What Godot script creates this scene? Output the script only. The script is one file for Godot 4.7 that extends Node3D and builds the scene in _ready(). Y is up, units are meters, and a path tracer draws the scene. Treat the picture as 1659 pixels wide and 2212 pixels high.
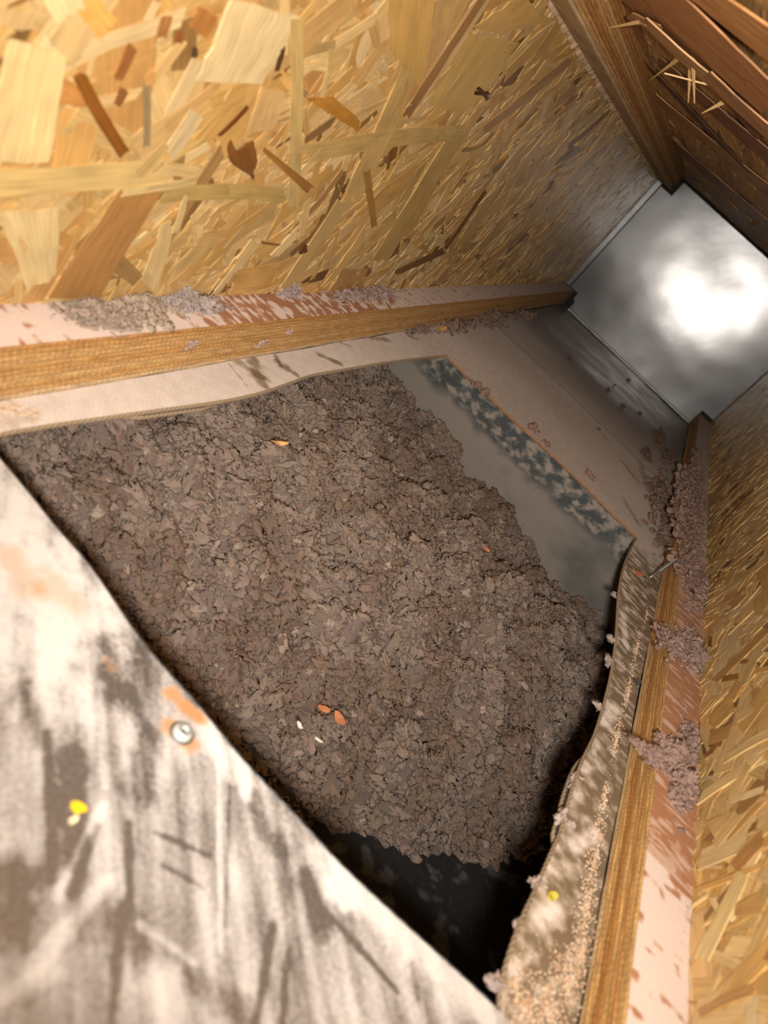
extends Node3D
# A joist bay used as an air return: two wooden I-joists, sheet metal nailed under them, a hole cut
# in the sheet over a duct full of loose insulation, and a metal end cap.
# Lengths below are in units of H (the height of the lens above the sheet metal); at() turns them into metres.

const H := 0.22
const XL := -0.81       # inner face of the left bottom flange
const XR := 0.747       # inner face of the right bottom flange
const WL := -0.922      # face of the left web
const WR := 0.882       # face of the right web
const TL := -0.855      # top of the left bottom flange
const TR := -0.885      # top of the right bottom flange
const TB := 0.2386      # underside of the top flanges
const YC := 0.372       # underside of the subfloor
const ZE := -7.35       # end cap
const ZN := 1.6         # how far the bay goes on behind the lens
const ZF := -3.54       # far edge of the hole
const ZS := -4.72       # lap seam of the two sheets
const DUCT := -1.85     # bottom of the duct

var rng := RandomNumberGenerator.new()
var noise := FastNoiseLite.new()
var noise2 := FastNoiseLite.new()
var cells := FastNoiseLite.new()
var M := {}
var used := {}


func _ready() -> void:
	rng.seed = 20
	noise.seed = 5
	noise.noise_type = FastNoiseLite.TYPE_SIMPLEX_SMOOTH
	noise.frequency = 1.0
	noise.fractal_type = FastNoiseLite.FRACTAL_NONE
	noise2.seed = 11
	noise2.noise_type = FastNoiseLite.TYPE_SIMPLEX_SMOOTH
	noise2.frequency = 1.0
	noise2.fractal_type = FastNoiseLite.FRACTAL_FBM
	noise2.fractal_octaves = 4
	cells.seed = 3
	cells.frequency = 1.0
	cells.noise_type = FastNoiseLite.TYPE_CELLULAR
	cells.cellular_return_type = FastNoiseLite.RETURN_DISTANCE
	cells.fractal_type = FastNoiseLite.FRACTAL_NONE
	look()
	materials()
	joists()
	subfloor()
	sheet_metal()
	end_cap()
	duct()
	insulation()
	small_things()


# ---------------------------------------------------------------- camera, light, exposure

func look() -> void:
	var cam := Camera3D.new()
	cam.name = "camera"
	cam.fov = 67.0
	cam.near = 0.01
	cam.far = 30.0
	var b := Basis(Vector3(0.70382, 0.60004, -0.38024), Vector3(-0.70494, 0.65606, -0.26953), Vector3(0.08773, 0.45775, 0.88474))
	cam.transform = Transform3D(b, at(0, 0, 0))
	var lens := CameraAttributesPhysical.new()
	lens.frustum_focal_length = 26.0
	lens.exposure_aperture = 9.0
	lens.frustum_focus_distance = 0.62
	lens.exposure_multiplier = 1.0
	cam.attributes = lens
	add_child(cam)
	cam.transform = Transform3D(b, at(0, 0, 0))
	cam.fov = 67.0
	cam.current = true

	var env := Environment.new()
	env.background_mode = Environment.BG_COLOR
	env.background_color = Color(0, 0, 0)
	env.tonemap_mode = Environment.TONE_MAPPER_LINEAR
	env.tonemap_exposure = 1.0
	env.sdfgi_enabled = true
	env.ssao_enabled = true
	env.ssil_enabled = true
	var world := WorldEnvironment.new()
	world.name = "surroundings"
	world.environment = env
	add_child(world)

	# the torch held beside the lens
	var torch := SpotLight3D.new()
	torch.name = "torch_light"
	torch.light_color = Color(1.0, 0.985, 0.965)
	torch.light_energy = 0.50
	torch.spot_angle = 59.0
	torch.spot_angle_attenuation = 1.0
	torch.spot_range = 8.0
	torch.spot_attenuation = 2.0
	torch.light_size = 0.012
	torch.shadow_enabled = true
	add_child(torch)
	var from := at(0.13, 0.08, 0.2)
	torch.look_at_from_position(from, at(-0.25, -0.5, -4.0), Vector3.UP)


# ---------------------------------------------------------------- helpers

func at(x: float, y: float, z: float) -> Vector3:
	return Vector3(x, y - DUCT, z) * H


func lin(hex: String) -> Color:
	return Color(hex).srgb_to_linear()


class Build:
	var v := PackedVector3Array()
	var n := PackedVector3Array()
	var t := PackedVector2Array()
	var c := PackedColorArray()
	var i := PackedInt32Array()

	func corner(p: Vector3, nn: Vector3, uv: Vector2, col: Color) -> void:
		v.append(p); n.append(nn); t.append(uv); c.append(col)

	# four corners in a ring; «out» is the side it shows
	func quad(a: Vector3, b: Vector3, cc: Vector3, d: Vector3, out: Vector3, col := Color.WHITE, ua := Vector2.ZERO, ub := Vector2(1, 0), uc := Vector2(1, 1), ud := Vector2(0, 1)) -> void:
		var nn := (cc - a).cross(d - b).normalized()
		if nn.dot(out) < 0.0:
			nn = -nn
		var k := v.size()
		corner(a, nn, ua, col); corner(b, nn, ub, col); corner(cc, nn, uc, col); corner(d, nn, ud, col)
		if (cc - a).cross(b - a).dot(out) >= 0.0:
			i.append_array(PackedInt32Array([k, k + 1, k + 2, k, k + 2, k + 3]))
		else:
			i.append_array(PackedInt32Array([k, k + 2, k + 1, k, k + 3, k + 2]))

	# a smooth grid of w by h points
	func grid(p: PackedVector3Array, uv: PackedVector2Array, w: int, h: int, out: Vector3, col := Color.WHITE, cols := PackedColorArray()) -> void:
		var k := v.size()
		for y in h:
			for x in w:
				var dx := p[y * w + mini(x + 1, w - 1)] - p[y * w + maxi(x - 1, 0)]
				var dy := p[mini(y + 1, h - 1) * w + x] - p[maxi(y - 1, 0) * w + x]
				var nn := dx.cross(dy).normalized()
				if nn.dot(out) < 0.0:
					nn = -nn
				corner(p[y * w + x], nn, uv[y * w + x], cols[y * w + x] if cols.size() else col)
		for y in h - 1:
			for x in w - 1:
				var q := k + y * w + x
				if (v[q + w + 1] - v[q]).cross(v[q + 1] - v[q]).dot(n[q] + n[q + w + 1]) >= 0.0:
					i.append_array(PackedInt32Array([q, q + 1, q + w + 1]))
				else:
					i.append_array(PackedInt32Array([q, q + w + 1, q + 1]))
				if (v[q + w] - v[q]).cross(v[q + w + 1] - v[q]).dot(n[q] + n[q + w]) >= 0.0:
					i.append_array(PackedInt32Array([q, q + w + 1, q + w]))
				else:
					i.append_array(PackedInt32Array([q, q + w, q + w + 1]))

	func box(lo: Vector3, hi: Vector3, col := Color.WHITE, uvs := 1.0) -> void:
		var e := hi - lo
		for axis in 3:
			for side in [0, 1]:
				var o := Vector3.ZERO
				o[axis] = 1.0 if side else -1.0
				var u := Vector3.ZERO
				var w := Vector3.ZERO
				var a1 := 2 if axis != 2 else 0
				var a2 := 1 if axis != 1 else 0
				u[a1] = e[a1]
				w[a2] = e[a2]
				var s := lo
				if side:
					s[axis] = hi[axis]
				quad(s, s + u, s + u + w, s + w, o, col, Vector2.ZERO, Vector2(e[a1] * uvs, 0), Vector2(e[a1] * uvs, e[a2] * uvs), Vector2(0, e[a2] * uvs))

	func mesh(m: Mesh = null) -> ArrayMesh:
		var am: ArrayMesh = m if m else ArrayMesh.new()
		var arr := []
		arr.resize(Mesh.ARRAY_MAX)
		arr[Mesh.ARRAY_VERTEX] = v
		arr[Mesh.ARRAY_NORMAL] = n
		arr[Mesh.ARRAY_TEX_UV] = t
		arr[Mesh.ARRAY_COLOR] = c
		arr[Mesh.ARRAY_INDEX] = i
		am.add_surface_from_arrays(Mesh.PRIMITIVE_TRIANGLES, arr)
		return am


func obj(called: String, mesh: Mesh, mat: Material, parent: Node = self) -> MeshInstance3D:
	var o := MeshInstance3D.new()
	o.name = numbered(called, parent)
	o.mesh = mesh
	if mat:
		o.material_override = mat
	parent.add_child(o, true)
	return o


func numbered(called: String, parent: Node) -> String:
	var key := str(parent.get_instance_id()) + "/" + called
	used[key] = used.get(key, -1) + 1
	return called if used[key] == 0 else "%s_%03d" % [called, used[key]]


func thing(called: String, label: String, category: String, group := "", where := Vector3.ZERO) -> Node3D:
	var o := Node3D.new()
	o.name = numbered(called, self)
	o.position = where
	add_child(o, true)
	return tag(o, label, category, group)


func tag(o: Node3D, label: String, category: String, group := "", kind := "") -> Node3D:
	if label:
		o.set_meta("label", label)
	if category:
		o.set_meta("category", category)
	if group:
		o.set_meta("group", group)
	if kind:
		o.set_meta("kind", kind)
	return o


# ---------------------------------------------------------------- materials

func noise_bytes(w: int, h: int, freq: float, octaves: int, sd: int, sx := 1.0, sy := 1.0, ridged := false) -> PackedByteArray:
	var f := FastNoiseLite.new()
	f.seed = sd
	f.noise_type = FastNoiseLite.TYPE_SIMPLEX_SMOOTH
	f.frequency = freq
	f.fractal_type = FastNoiseLite.FRACTAL_RIDGED if ridged else FastNoiseLite.FRACTAL_FBM
	f.fractal_octaves = octaves
	var im := f.get_image(maxi(2, int(w / sx)), maxi(2, int(h / sy)), false, false, true)
	im.convert(Image.FORMAT_L8)
	im.resize(w, h, Image.INTERPOLATE_CUBIC)
	return im.get_data()


func plain(color: String, rough := 0.8, metal := 0.0, tinted := false) -> StandardMaterial3D:
	var m := StandardMaterial3D.new()
	m.albedo_color = Color(color)
	m.roughness = rough
	m.metallic = metal
	m.vertex_color_use_as_albedo = tinted
	return m


func materials() -> void:
	# wood grain: streaks along u
	var w := 1024
	var h := 256
	var a := noise_bytes(w, h, 0.16, 3, 3, 50.0, 1.0)
	var b := noise_bytes(w, h, 0.4, 2, 4, 60.0, 1.0)
	var c := noise_bytes(w, h, 0.02, 3, 6, 3.0, 1.0)
	var px := PackedByteArray()
	px.resize(w * h * 3)
	for k in w * h:
		var g := 0.86 + 0.04 * (a[k] / 127.5 - 1.0) + 0.09 * (b[k] / 127.5 - 1.0) + 0.05 * (c[k] / 127.5 - 1.0)
		var v := int(clampf(g, 0.0, 1.0) * 255.0)
		px[k * 3] = v
		px[k * 3 + 1] = int(v * 0.985)
		px[k * 3 + 2] = int(v * 0.95)
	var grain := ImageTexture.create_from_image(Image.create_from_data(w, h, false, Image.FORMAT_RGB8, px))
	M.strand = plain("ffffff", 0.38, 0.0, true)
	M.strand.albedo_texture = grain
	# the weathered underside of the subfloor: longer, darker streaks
	a = noise_bytes(w, h, 0.35, 3, 13, 90.0, 1.0)
	b = noise_bytes(w, h, 0.06, 3, 14, 12.0, 1.0)
	for k in w * h:
		var g := 0.80 + 0.24 * (a[k] / 127.5 - 1.0) + 0.10 * (b[k] / 127.5 - 1.0)
		px[k * 3] = int(clampf(g, 0.0, 1.0) * 255.0)
		px[k * 3 + 1] = int(clampf(g * 0.93, 0.0, 1.0) * 255.0)
		px[k * 3 + 2] = int(clampf(g * 0.84, 0.0, 1.0) * 255.0)
	M.streaked = plain("ffffff", 0.62, 0.0, true)
	M.streaked.albedo_texture = ImageTexture.create_from_image(Image.create_from_data(w, h, false, Image.FORMAT_RGB8, px))
	M.board = plain("c39a5c", 0.7)
	M.veneer = plain("ffffff", 0.62, 0.0, true)
	M.veneer.albedo_texture = grain
	# sawn edges of veneers: short dashes across the grain
	var d := noise_bytes(512, 64, 0.16, 2, 9, 1.6, 1.0)
	var e := noise_bytes(512, 64, 0.05, 2, 10, 5.0, 1.0)
	px = PackedByteArray()
	px.resize(512 * 64 * 3)
	for k in 512 * 64:
		var x := k % 512
		var g := 0.84 + 0.14 * (d[k] / 127.5 - 1.0) + 0.12 * (e[k] / 127.5 - 1.0) + 0.045 * sin(x * TAU / 16.0 + (k / 512) * 0.12)
		var v := int(clampf(g, 0.0, 1.0) * 255.0)
		px[k * 3] = v
		px[k * 3 + 1] = int(v * 0.97)
		px[k * 3 + 2] = int(v * 0.92)
	M.sawn = plain("ffffff", 0.66, 0.0, true)
	M.sawn.albedo_texture = ImageTexture.create_from_image(Image.create_from_data(512, 64, false, Image.FORMAT_RGB8, px))

	M.edge = plain("9a8468", 0.75)
	M.edge_far = plain("8a6444", 0.8)
	M.lint = plain("ffffff", 1.0, 0.0, true)
	M.cap = plain("72706e", 0.26, 1.0)
	M.screw = plain("b9bcb8", 0.35, 0.9)
	M.dull = plain("6b6a66", 0.6, 0.7)
	M.dark = plain("2b2724", 0.8)


# ---------------------------------------------------------------- oriented strand board

# where a point of a board lies: a along the bay, b across it, o proud of the face
func on(face: String, a: float, b: float, o: float) -> Vector3:
	if face == "left":
		return at(WL + o, b, a)
	if face == "right":
		return at(WR - o, b, a)
	return at(b, YC - o, a)


func face_out(face: String) -> Vector3:
	return Vector3.RIGHT if face == "left" else Vector3.LEFT if face == "right" else Vector3.DOWN


# q: four corners (a, b), the long sides run q0-q1 and q3-q2
func strand(st: Build, face: String, q: Array, o0: float, o1: float, thick: float, curl: float, col: Color, n: int, m: int, ragged: float) -> void:
	var out := face_out(face)
	var pts := PackedVector3Array()
	var low := PackedVector3Array()
	var uvs := PackedVector2Array()
	var u0 := Vector2(rng.randf(), rng.randf())
	var l := (q[1] as Vector2).distance_to(q[0])
	var wd := (q[3] as Vector2).distance_to(q[0])
	var bow := rng.randf_range(-1, 1) * 0.05 * l * minf(1.0, ragged * 8.0)
	var across: Vector2 = (q[3] - q[0]) / maxf(wd, 0.001)
	for i in n:
		var fi := float(i) / (n - 1)
		for j in m:
			var fj := float(j) / (m - 1)
			var f := fi
			if i == 0:
				f += rng.randf_range(0.0, ragged)
			elif i == n - 1:
				f -= rng.randf_range(0.0, ragged)
			var e: Vector2 = (q[0] as Vector2).lerp(q[1], f).lerp((q[3] as Vector2).lerp(q[2], f), fj)
			e += across * (bow * sin(fi * PI) + wd * rng.randf_range(-0.03, 0.03))
			var o := lerpf(o0, o1, fi) + curl * sin(fi * PI) + rng.randf_range(-0.0006, 0.0006)
			pts.append(on(face, e.x, e.y, o))
			low.append(on(face, e.x, e.y, o - thick))
			uvs.append(Vector2(u0.x + f * l * 1.1, u0.y + fj * wd * 2.2))
	for i in n - 1:
		for j in m - 1:
			var k := i * m + j
			st.quad(pts[k], pts[k + m], pts[k + m + 1], pts[k + 1], out, col, uvs[k], uvs[k + m], uvs[k + m + 1], uvs[k + 1])
		var cc := pts[i * m] - pts[i * m + m - 1]
		st.quad(pts[i * m], pts[(i + 1) * m], low[(i + 1) * m], low[i * m], cc, col, uvs[i * m], uvs[(i + 1) * m], uvs[(i + 1) * m], uvs[i * m])
		st.quad(pts[i * m + m - 1], pts[(i + 2) * m - 1], low[(i + 2) * m - 1], low[i * m + m - 1], -cc, col, uvs[i * m], uvs[(i + 1) * m], uvs[(i + 1) * m], uvs[i * m])
	for j in m - 1:
		st.quad(pts[j], pts[j + 1], low[j + 1], low[j], pts[0] - pts[m], col, uvs[j], uvs[j + 1], uvs[j + 1], uvs[j])
		var k := (n - 1) * m + j
		st.quad(pts[k], pts[k + 1], low[k + 1], low[k], pts[m] - pts[0], col, uvs[k], uvs[k + 1], uvs[k + 1], uvs[k])


const WOOD := ["dcba80", "e1c48c", "d6b074", "d2b278", "e6cd9c", "dab573", "cfa766", "ccae76", "dcbd86", "c89c60", "d4ab68", "dfc08a"]

func wood(dark := 0.03) -> Color:
	var c := lin(WOOD[rng.randi() % WOOD.size()])
	var k := rng.randf_range(0.88, 1.1)
	if rng.randf() < dark:
		k *= rng.randf_range(0.3, 0.6)
		c.g *= 0.84
		c.b *= 0.68
	return Color(c.r * k, c.g * k * 0.97, c.b * k * 0.93)


func slanted(c: Vector2, ang: float, l: float, w: float, skew := 0.0) -> Array:
	var d := Vector2(cos(ang), sin(ang))
	var s := Vector2(-d.y, d.x)
	return [c - d * l * 0.5 - s * w * 0.5, c + d * (l * 0.5 + skew) - s * w * 0.5, c + d * l * 0.5 + s * w * 0.5, c + d * (skew - l * 0.5) + s * w * 0.5]


func inside(q: Array, lo: Vector2, hi: Vector2) -> Array:
	var r := []
	for p in q:
		r.append(Vector2(clampf(p.x, lo.x, hi.x), clampf(p.y, lo.y, hi.y)))
	return r


# strands that can be told apart are parts; the slivers between them are one part
func strands(face: String, parent: Node, lo: Vector2, hi: Vector2, marked: Array, parts: int, slivers: int, angle: Callable) -> void:
	var mat: Material = M.streaked if face == "above" else M.strand
	var sl := Build.new()
	for k in slivers:
		var t := pow(rng.randf(), 1.15)
		var c := Vector2(lerpf(hi.x, lo.x, t), rng.randf_range(lo.y, hi.y))
		var l := rng.randf_range(0.07, 0.34)
		var wd := rng.randf_range(0.006, 0.03)
		if k % 3 == 0:
			wd = rng.randf_range(0.03, 0.07)
			l *= 1.3
		var o := rng.randf_range(0.001, 0.0055)
		var tl := rng.randf_range(-0.003, 0.003)
		if face == "above":
			l *= 3.0
			tl *= 0.3
			o *= 0.6
		strand(sl, face, inside(slanted(c, angle.call(), l, wd), lo, hi), o + tl, o - tl, 0.003, rng.randf_range(-0.001, 0.002), wood(0.07), 3, 2, 0.15)
	var so := obj("slivers", sl.mesh(), mat, parent)
	so.set_meta("kind", "stuff")
	for k in parts:
		var t := pow((k + rng.randf()) / parts, 1.25)
		var c := Vector2(lerpf(hi.x, lo.x, t), rng.randf_range(lo.y, hi.y))
		var l := rng.randf_range(0.22, 0.6)
		var wd := rng.randf_range(0.03, 0.13)
		var o := rng.randf_range(0.0, 0.005)
		var tl := rng.randf_range(-0.0035, 0.0035)
		if face == "above":
			l *= 3.6
			tl *= 0.15
		var st := Build.new()
		strand(st, face, inside(slanted(c, angle.call(), l, wd, rng.randf_range(-0.05, 0.05)), lo, hi), o + tl, o - tl, 0.0035, rng.randf_range(-0.001, 0.003), wood(0.0 if face == "above" else 0.03) * (rng.randf_range(0.65, 1.25) if face == "above" else 1.0), 6, 3, 0.1)
		obj("strand", st.mesh(), mat, parent)
	for s in marked:
		var st := Build.new()
		var col: Color = lin(s[8])
		strand(st, face, inside([Vector2(s[0], s[1]), Vector2(s[2], s[3]), Vector2(s[4], s[5]), Vector2(s[6], s[7])], lo, hi), s[9], s[10], 0.004, 0.0015, col, 8, 4, s[11])
		obj("strand", st.mesh(), mat, parent)


# ---------------------------------------------------------------- the two I-joists

func flange(parent: Node, x0: float, x1: float, y0: float, y1: float, inner: float, layers: int) -> Node3D:
	# laminated veneer: every veneer a part
	var f := Node3D.new()
	f.name = numbered("flange", parent)
	parent.add_child(f, true)
	var tones := ["dcb176", "cf9c5e", "e3bd80", "c48d50", "d6a868", "e0b676", "cb9556"]
	for k in layers:
		var st := Build.new()
		var a := lerpf(y0, y1, float(k) / layers)
		var b := lerpf(y0, y1, (k + 1.0) / layers)
		var col := lin(tones[(k * 5 + rng.randi() % 3) % tones.size()])
		if k == 0:
			col = lin("dcc29c")
		var side := signf(inner - (x0 + x1) * 0.5)
		var n := 120
		var ph := rng.randf() * 100.0
		var back := x0 if side > 0 else x1
		for r in 3:   # top edge, face, bottom edge as a rounded bead
			var pts := PackedVector3Array()
			var uvs := PackedVector2Array()
			for i in n:
				var z := lerpf(ZN, ZE - 0.1, pow(float(i) / (n - 1), 0.8))
				var dx := 0.0022 * noise.get_noise_2d(z * 6.0 + ph, k * 9.0) - 0.0012
				for j in 2:
					var row := r + j
					var y: float = [a, a + (b - a) * 0.2, b - (b - a) * 0.2, b][row]
					var ins: float = [0.0035, 0.0, 0.0, 0.0035][row]
					pts.append(at(inner + side * (dx - ins), y, z))
					uvs.append(Vector2(z * 1.7 + ph, ph + [0.0, 0.06, 0.28, 0.34][row]))
			st.grid(pts, uvs, 2, n, Vector3(side, 0.6 * (r - 1), 0), col)
		st.quad(at(inner - side * 0.004, b, ZN), at(inner - side * 0.004, b, ZE - 0.1), at(back, b, ZE - 0.1), at(back, b, ZN), Vector3.UP, col, Vector2(0, 0), Vector2(9, 0), Vector2(9, .5), Vector2(0, .5))
		st.quad(at(inner - side * 0.004, a, ZN), at(inner - side * 0.004, a, ZE - 0.1), at(back, a, ZE - 0.1), at(back, a, ZN), Vector3.DOWN, col, Vector2(0, 0), Vector2(9, 0), Vector2(9, .5), Vector2(0, .5))
		st.quad(at(back, a, ZN), at(back, a, ZE - 0.1), at(back, b, ZE - 0.1), at(back, b, ZN), Vector3(-side, 0, 0), col)
		obj("veneer", st.mesh(), M.sawn, f)
	return f


# a film of dust on a flat strip: x0..x1 wide, its maps painted by hand
func film(parent: Node, called: String, x0: float, x1: float, y: float, z0: float, z1: float, mat: Material, lumps: float) -> MeshInstance3D:
	var st := Build.new()
	var n := 160
	var m := 8
	var pts := PackedVector3Array()
	var uvs := PackedVector2Array()
	for i in n:
		var z := lerpf(z0, z1, float(i) / (n - 1))
		for j in m:
			var x := lerpf(x0, x1, float(j) / (m - 1))
			pts.append(at(x, y + lumps * noise2.get_noise_2d(x * 14.0, z * 14.0), z))
			uvs.append(Vector2(float(i) / (n - 1), float(j) / (m - 1)))
	st.grid(pts, uvs, m, n, Vector3.UP)
	return obj(called, st.mesh(), mat, parent)


func joists() -> void:
	var left := thing("wood_joist", "wooden I-joist along the left with a large strand board web and two laminated flanges", "joist")
	var web := Build.new()
	web.box(at(WL - 0.04, TL - 0.06, ZE - 0.1), at(WL, TB + 0.06, ZN))
	var w := obj("web", web.mesh(), M.board, left)
	var marked := [
	[-1.397, -0.551, -1.385, -0.854, -1.237, -0.848, -1.282, -0.565, "b98a52", 0.007, 0.008, 0.05],
	[-0.926, -0.632, -1.42, -0.542, -1.38, -0.489, -0.908, -0.585, "e2c384", 0.009, 0.006, 0.04],
	[-1.389, -0.594, -1.902, -0.54, -1.845, -0.504, -1.372, -0.561, "c3a667", 0.007, 0.007, 0.08],
	[-1.052, -0.393, -1.233, -0.509, -1.251, -0.494, -1.073, -0.381, "8f5a24", 0.008, 0.011, 0.05],
	[-1.038, -0.398, -1.125, -0.421, -1.116, -0.434, -1.036, -0.441, "c98f52", 0.006, 0.006, 0.2],
	[-1.305, -0.183, -1.328, -0.335, -1.515, -0.297, -1.504, -0.152, "ecd2a0", 0.008, 0.007, 0.03],
	[-1.506, -0.416, -1.687, -0.499, -1.577, -0.474, -1.518, -0.441, "8a5a2c", 0.009, 0.009, 0.2],
	[-1.584, -0.404, -1.653, -0.454, -1.69, -0.502, -1.518, -0.441, "8a5a2c", 0.01, 0.01, 0.2],
	[-1.472, -0.435, -1.52, -0.342, -1.506, -0.337, -1.459, -0.429, "7b4a22", 0.007, 0.007, 0.1],
	[-1.204, -0.373, -1.287, -0.493, -1.299, -0.482, -1.22, -0.367, "a08c66", 0.007, 0.007, 0.05],
	[-1.472, -0.155, -1.916, -0.561, -1.974, -0.563, -1.509, -0.143, "d4b677", 0.009, 0.007, 0.03],
	[-1.829, -0.436, -2.748, -0.204, -2.66, -0.165, -1.777, -0.391, "cdae70", 0.007, 0.007, 0.06],
	[-1.687, -0.284, -2.027, -0.313, -2.003, -0.286, -1.779, -0.257, "c08a3c", 0.008, 0.009, 0.1],
	[-2.034, -0.332, -2.516, -0.588, -2.546, -0.577, -2.058, -0.314, "b58a4a", 0.007, 0.007, 0.05],
	[-1.639, -0.424, -1.959, -0.506, -1.973, -0.483, -1.644, -0.416, "a9763c", 0.008, 0.008, 0.05],
	[-0.924, -0.364, -0.949, -0.567, -1.086, -0.546, -1.023, -0.357, "efd49a", 0.008, 0.007, 0.04],
	[-1.129, -0.315, -1.133, -0.378, -1.154, -0.377, -1.152, -0.316, "a06a38", 0.007, 0.007, 0.1],
	[-1.156, -0.385, -1.159, -0.418, -1.175, -0.42, -1.178, -0.388, "8f5f35", 0.007, 0.007, 0.1],
	[-1.17, -0.256, -1.179, -0.292, -1.203, -0.289, -1.193, -0.25, "a97643", 0.007, 0.007, 0.1],
	[-1.219, -0.268, -1.227, -0.289, -1.243, -0.286, -1.234, -0.265, "9a6334", 0.007, 0.007, 0.1],
	[-1.271, -0.282, -1.283, -0.3, -1.295, -0.295, -1.282, -0.28, "5d4630", 0.008, 0.008, 0.1],
	[-1.241, -0.221, -1.239, -0.258, -1.295, -0.262, -1.299, -0.219, "b98046", 0.006, 0.006, 0.1],
	[-1.499, -0.212, -1.53, -0.263, -1.542, -0.26, -1.517, -0.209, "5a4028", 0.008, 0.008, 0.1],
	[-1.748, -0.025, -1.909, -0.118, -2.197, -0.153, -1.94, 0.04, "dbb26a", 0.008, 0.008, 0.08],
	[-2.159, 0.102, -2.183, -0.233, -2.236, -0.231, -2.203, 0.117, "a98050", 0.009, 0.007, 0.04],
	[-2.203, 0.117, -2.236, -0.231, -2.256, -0.221, -2.232, 0.126, "dfbd86", 0.007, 0.006, 0.04],
	[-3.112, 0.216, -2.788, -0.161, -2.856, -0.17, -3.212, 0.217, "b58c5c", 0.007, 0.007, 0.06],
	[-3.298, -0.331, -3.362, -0.63, -3.41, -0.638, -3.347, -0.336, "7d5528", 0.009, 0.009, 0.03],
	[-3.352, -0.626, -2.992, -0.751, -3.039, -0.774, -3.442, -0.647, "7d5528", 0.009, 0.009, 0.03],
	[-2.515, -0.064, -2.678, -0.074, -2.671, -0.062, -2.532, -0.054, "5b3216", 0.009, 0.009, 0.1],
	[-2.535, -0.081, -2.665, -0.051, -2.635, -0.048, -2.523, -0.071, "5b3216", 0.009, 0.009, 0.1],
	[-2.203, 0.029, -2.302, -0.179, -2.631, -0.14, -2.609, 0.107, "dab770", 0.006, 0.006, 0.06],
	[-2.399, 0.195, -2.228, 0.036, -2.438, 0.086, -2.654, 0.195, "dcb470", 0.008, 0.008, 0.05],
	[-1.943, 0.03, -2.205, -0.157, -2.155, -0.024, -2.113, 0.087, "d6b074", 0.006, 0.006, 0.08],
	[-1.515, -0.297, -1.559, -0.406, -1.649, -0.372, -1.599, -0.288, "dcb67c", 0.009, 0.007, 0.06],
	[-1.282, -0.588, -1.492, -0.536, -1.479, -0.52, -1.278, -0.573, "d8be86", 0.009, 0.008, 0.06],
	[-2.121, -0.655, -2.126, -0.697, -2.174, -0.7, -2.159, -0.67, "6d4320", 0.008, 0.008, 0.1],
	[-1.523, -0.66, -1.482, -0.555, -1.466, -0.554, -1.5, -0.661, "e0c48c", 0.009, 0.007, 0.06],
	[-1.061, -0.444, -1.112, -0.607, -1.19, -0.599, -1.141, -0.431, "dfb069", 0.006, 0.006, 0.05],
	[-1.014, -0.636, -1.189, -0.835, -1.237, -0.813, -1.147, -0.623, "e6cd97", 0.006, 0.006, 0.06],
	[-1.488, -0.79, -1.452, -0.64, -1.489, -0.625, -1.577, -0.846, "dec28a", 0.007, 0.007, 0.06],
	[-1.35, -0.38, -1.333, -0.488, -1.382, -0.496, -1.398, -0.385, "ddc596", 0.007, 0.007, 0.1],
	[-1.091, -0.292, -1.006, -0.263, -0.965, -0.284, -1.087, -0.334, "e0b062", 0.006, 0.006, 0.06],
	[-0.916, -0.282, -0.993, -0.336, -1.041, -0.307, -0.971, -0.262, "f0d8a4", 0.007, 0.006, 0.06],
	[-2.009, -0.115, -2.167, -0.49, -2.291, -0.509, -2.12, -0.111, "d2b174", 0.007, 0.007, 0.05],
	[-2.577, -0.184, -2.695, -0.708, -2.855, -0.726, -2.725, -0.182, "c9a768", 0.007, 0.007, 0.05],
	[-2.14, -0.493, -2.157, -0.827, -2.241, -0.838, -2.228, -0.5, "d0b075", 0.009, 0.007, 0.05]]
	strands("left", w, Vector2(ZE - 0.05, TL), Vector2(-0.45, TB), marked, 240, 5200, func() -> float: return rng.randf_range(0.0, PI) if rng.randf() < 0.45 else rng.randfn(2.2, 0.5))
	flange(left, WL - 0.15, XL, -1.0, TL, XL, 11)
	flange(left, WL - 0.15, XL + 0.035, TB, YC, XL + 0.035, 11)
	film(left, "dust_film", WL, XL - 0.003, TL + 0.0025, -0.5, ZE, flange_dust(true), 0.0012)

	glue(left, WL, 1.0)
	var right := thing("wood_joist", "wooden I-joist along the right, its strand board web at the picture's right edge", "joist")
	web = Build.new()
	web.box(at(WR, TR - 0.06, ZE - 0.1), at(WR + 0.04, TB + 0.06, ZN))
	w = obj("web", web.mesh(), M.board, right)
	marked = [
	[-1.368, -0.773, -1.367, -0.709, -1.307, -0.708, -1.337, -0.772, "c39a60", 0.007, 0.007, 0.1],
	[-1.162, -0.859, -1.163, -0.731, -1.142, -0.728, -1.143, -0.848, "bd9058", 0.007, 0.007, 0.1],
	[-2.625, -0.836, -2.704, -0.832, -2.729, -0.844, -2.647, -0.852, "8f642c", 0.008, 0.008, 0.1],
	[-2.354, -0.795, -2.296, -0.731, -2.262, -0.732, -2.32, -0.795, "a0742f", 0.008, 0.008, 0.1],
	[-2.147, -0.85, -2.208, -0.758, -2.095, -0.753, -2.07, -0.825, "cfa862", 0.007, 0.007, 0.1],
	[-1.493, -0.782, -1.544, -0.687, -1.488, -0.691, -1.451, -0.76, "b58850", 0.006, 0.007, 0.1],
	[-1.911, -0.802, -1.892, -0.606, -1.844, -0.611, -1.873, -0.795, "e0c186", 0.008, 0.008, 0.1],
	[-1.282, -0.873, -1.464, -0.759, -1.433, -0.732, -1.254, -0.839, "e4c88e", 0.007, 0.007, 0.05]]
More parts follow.
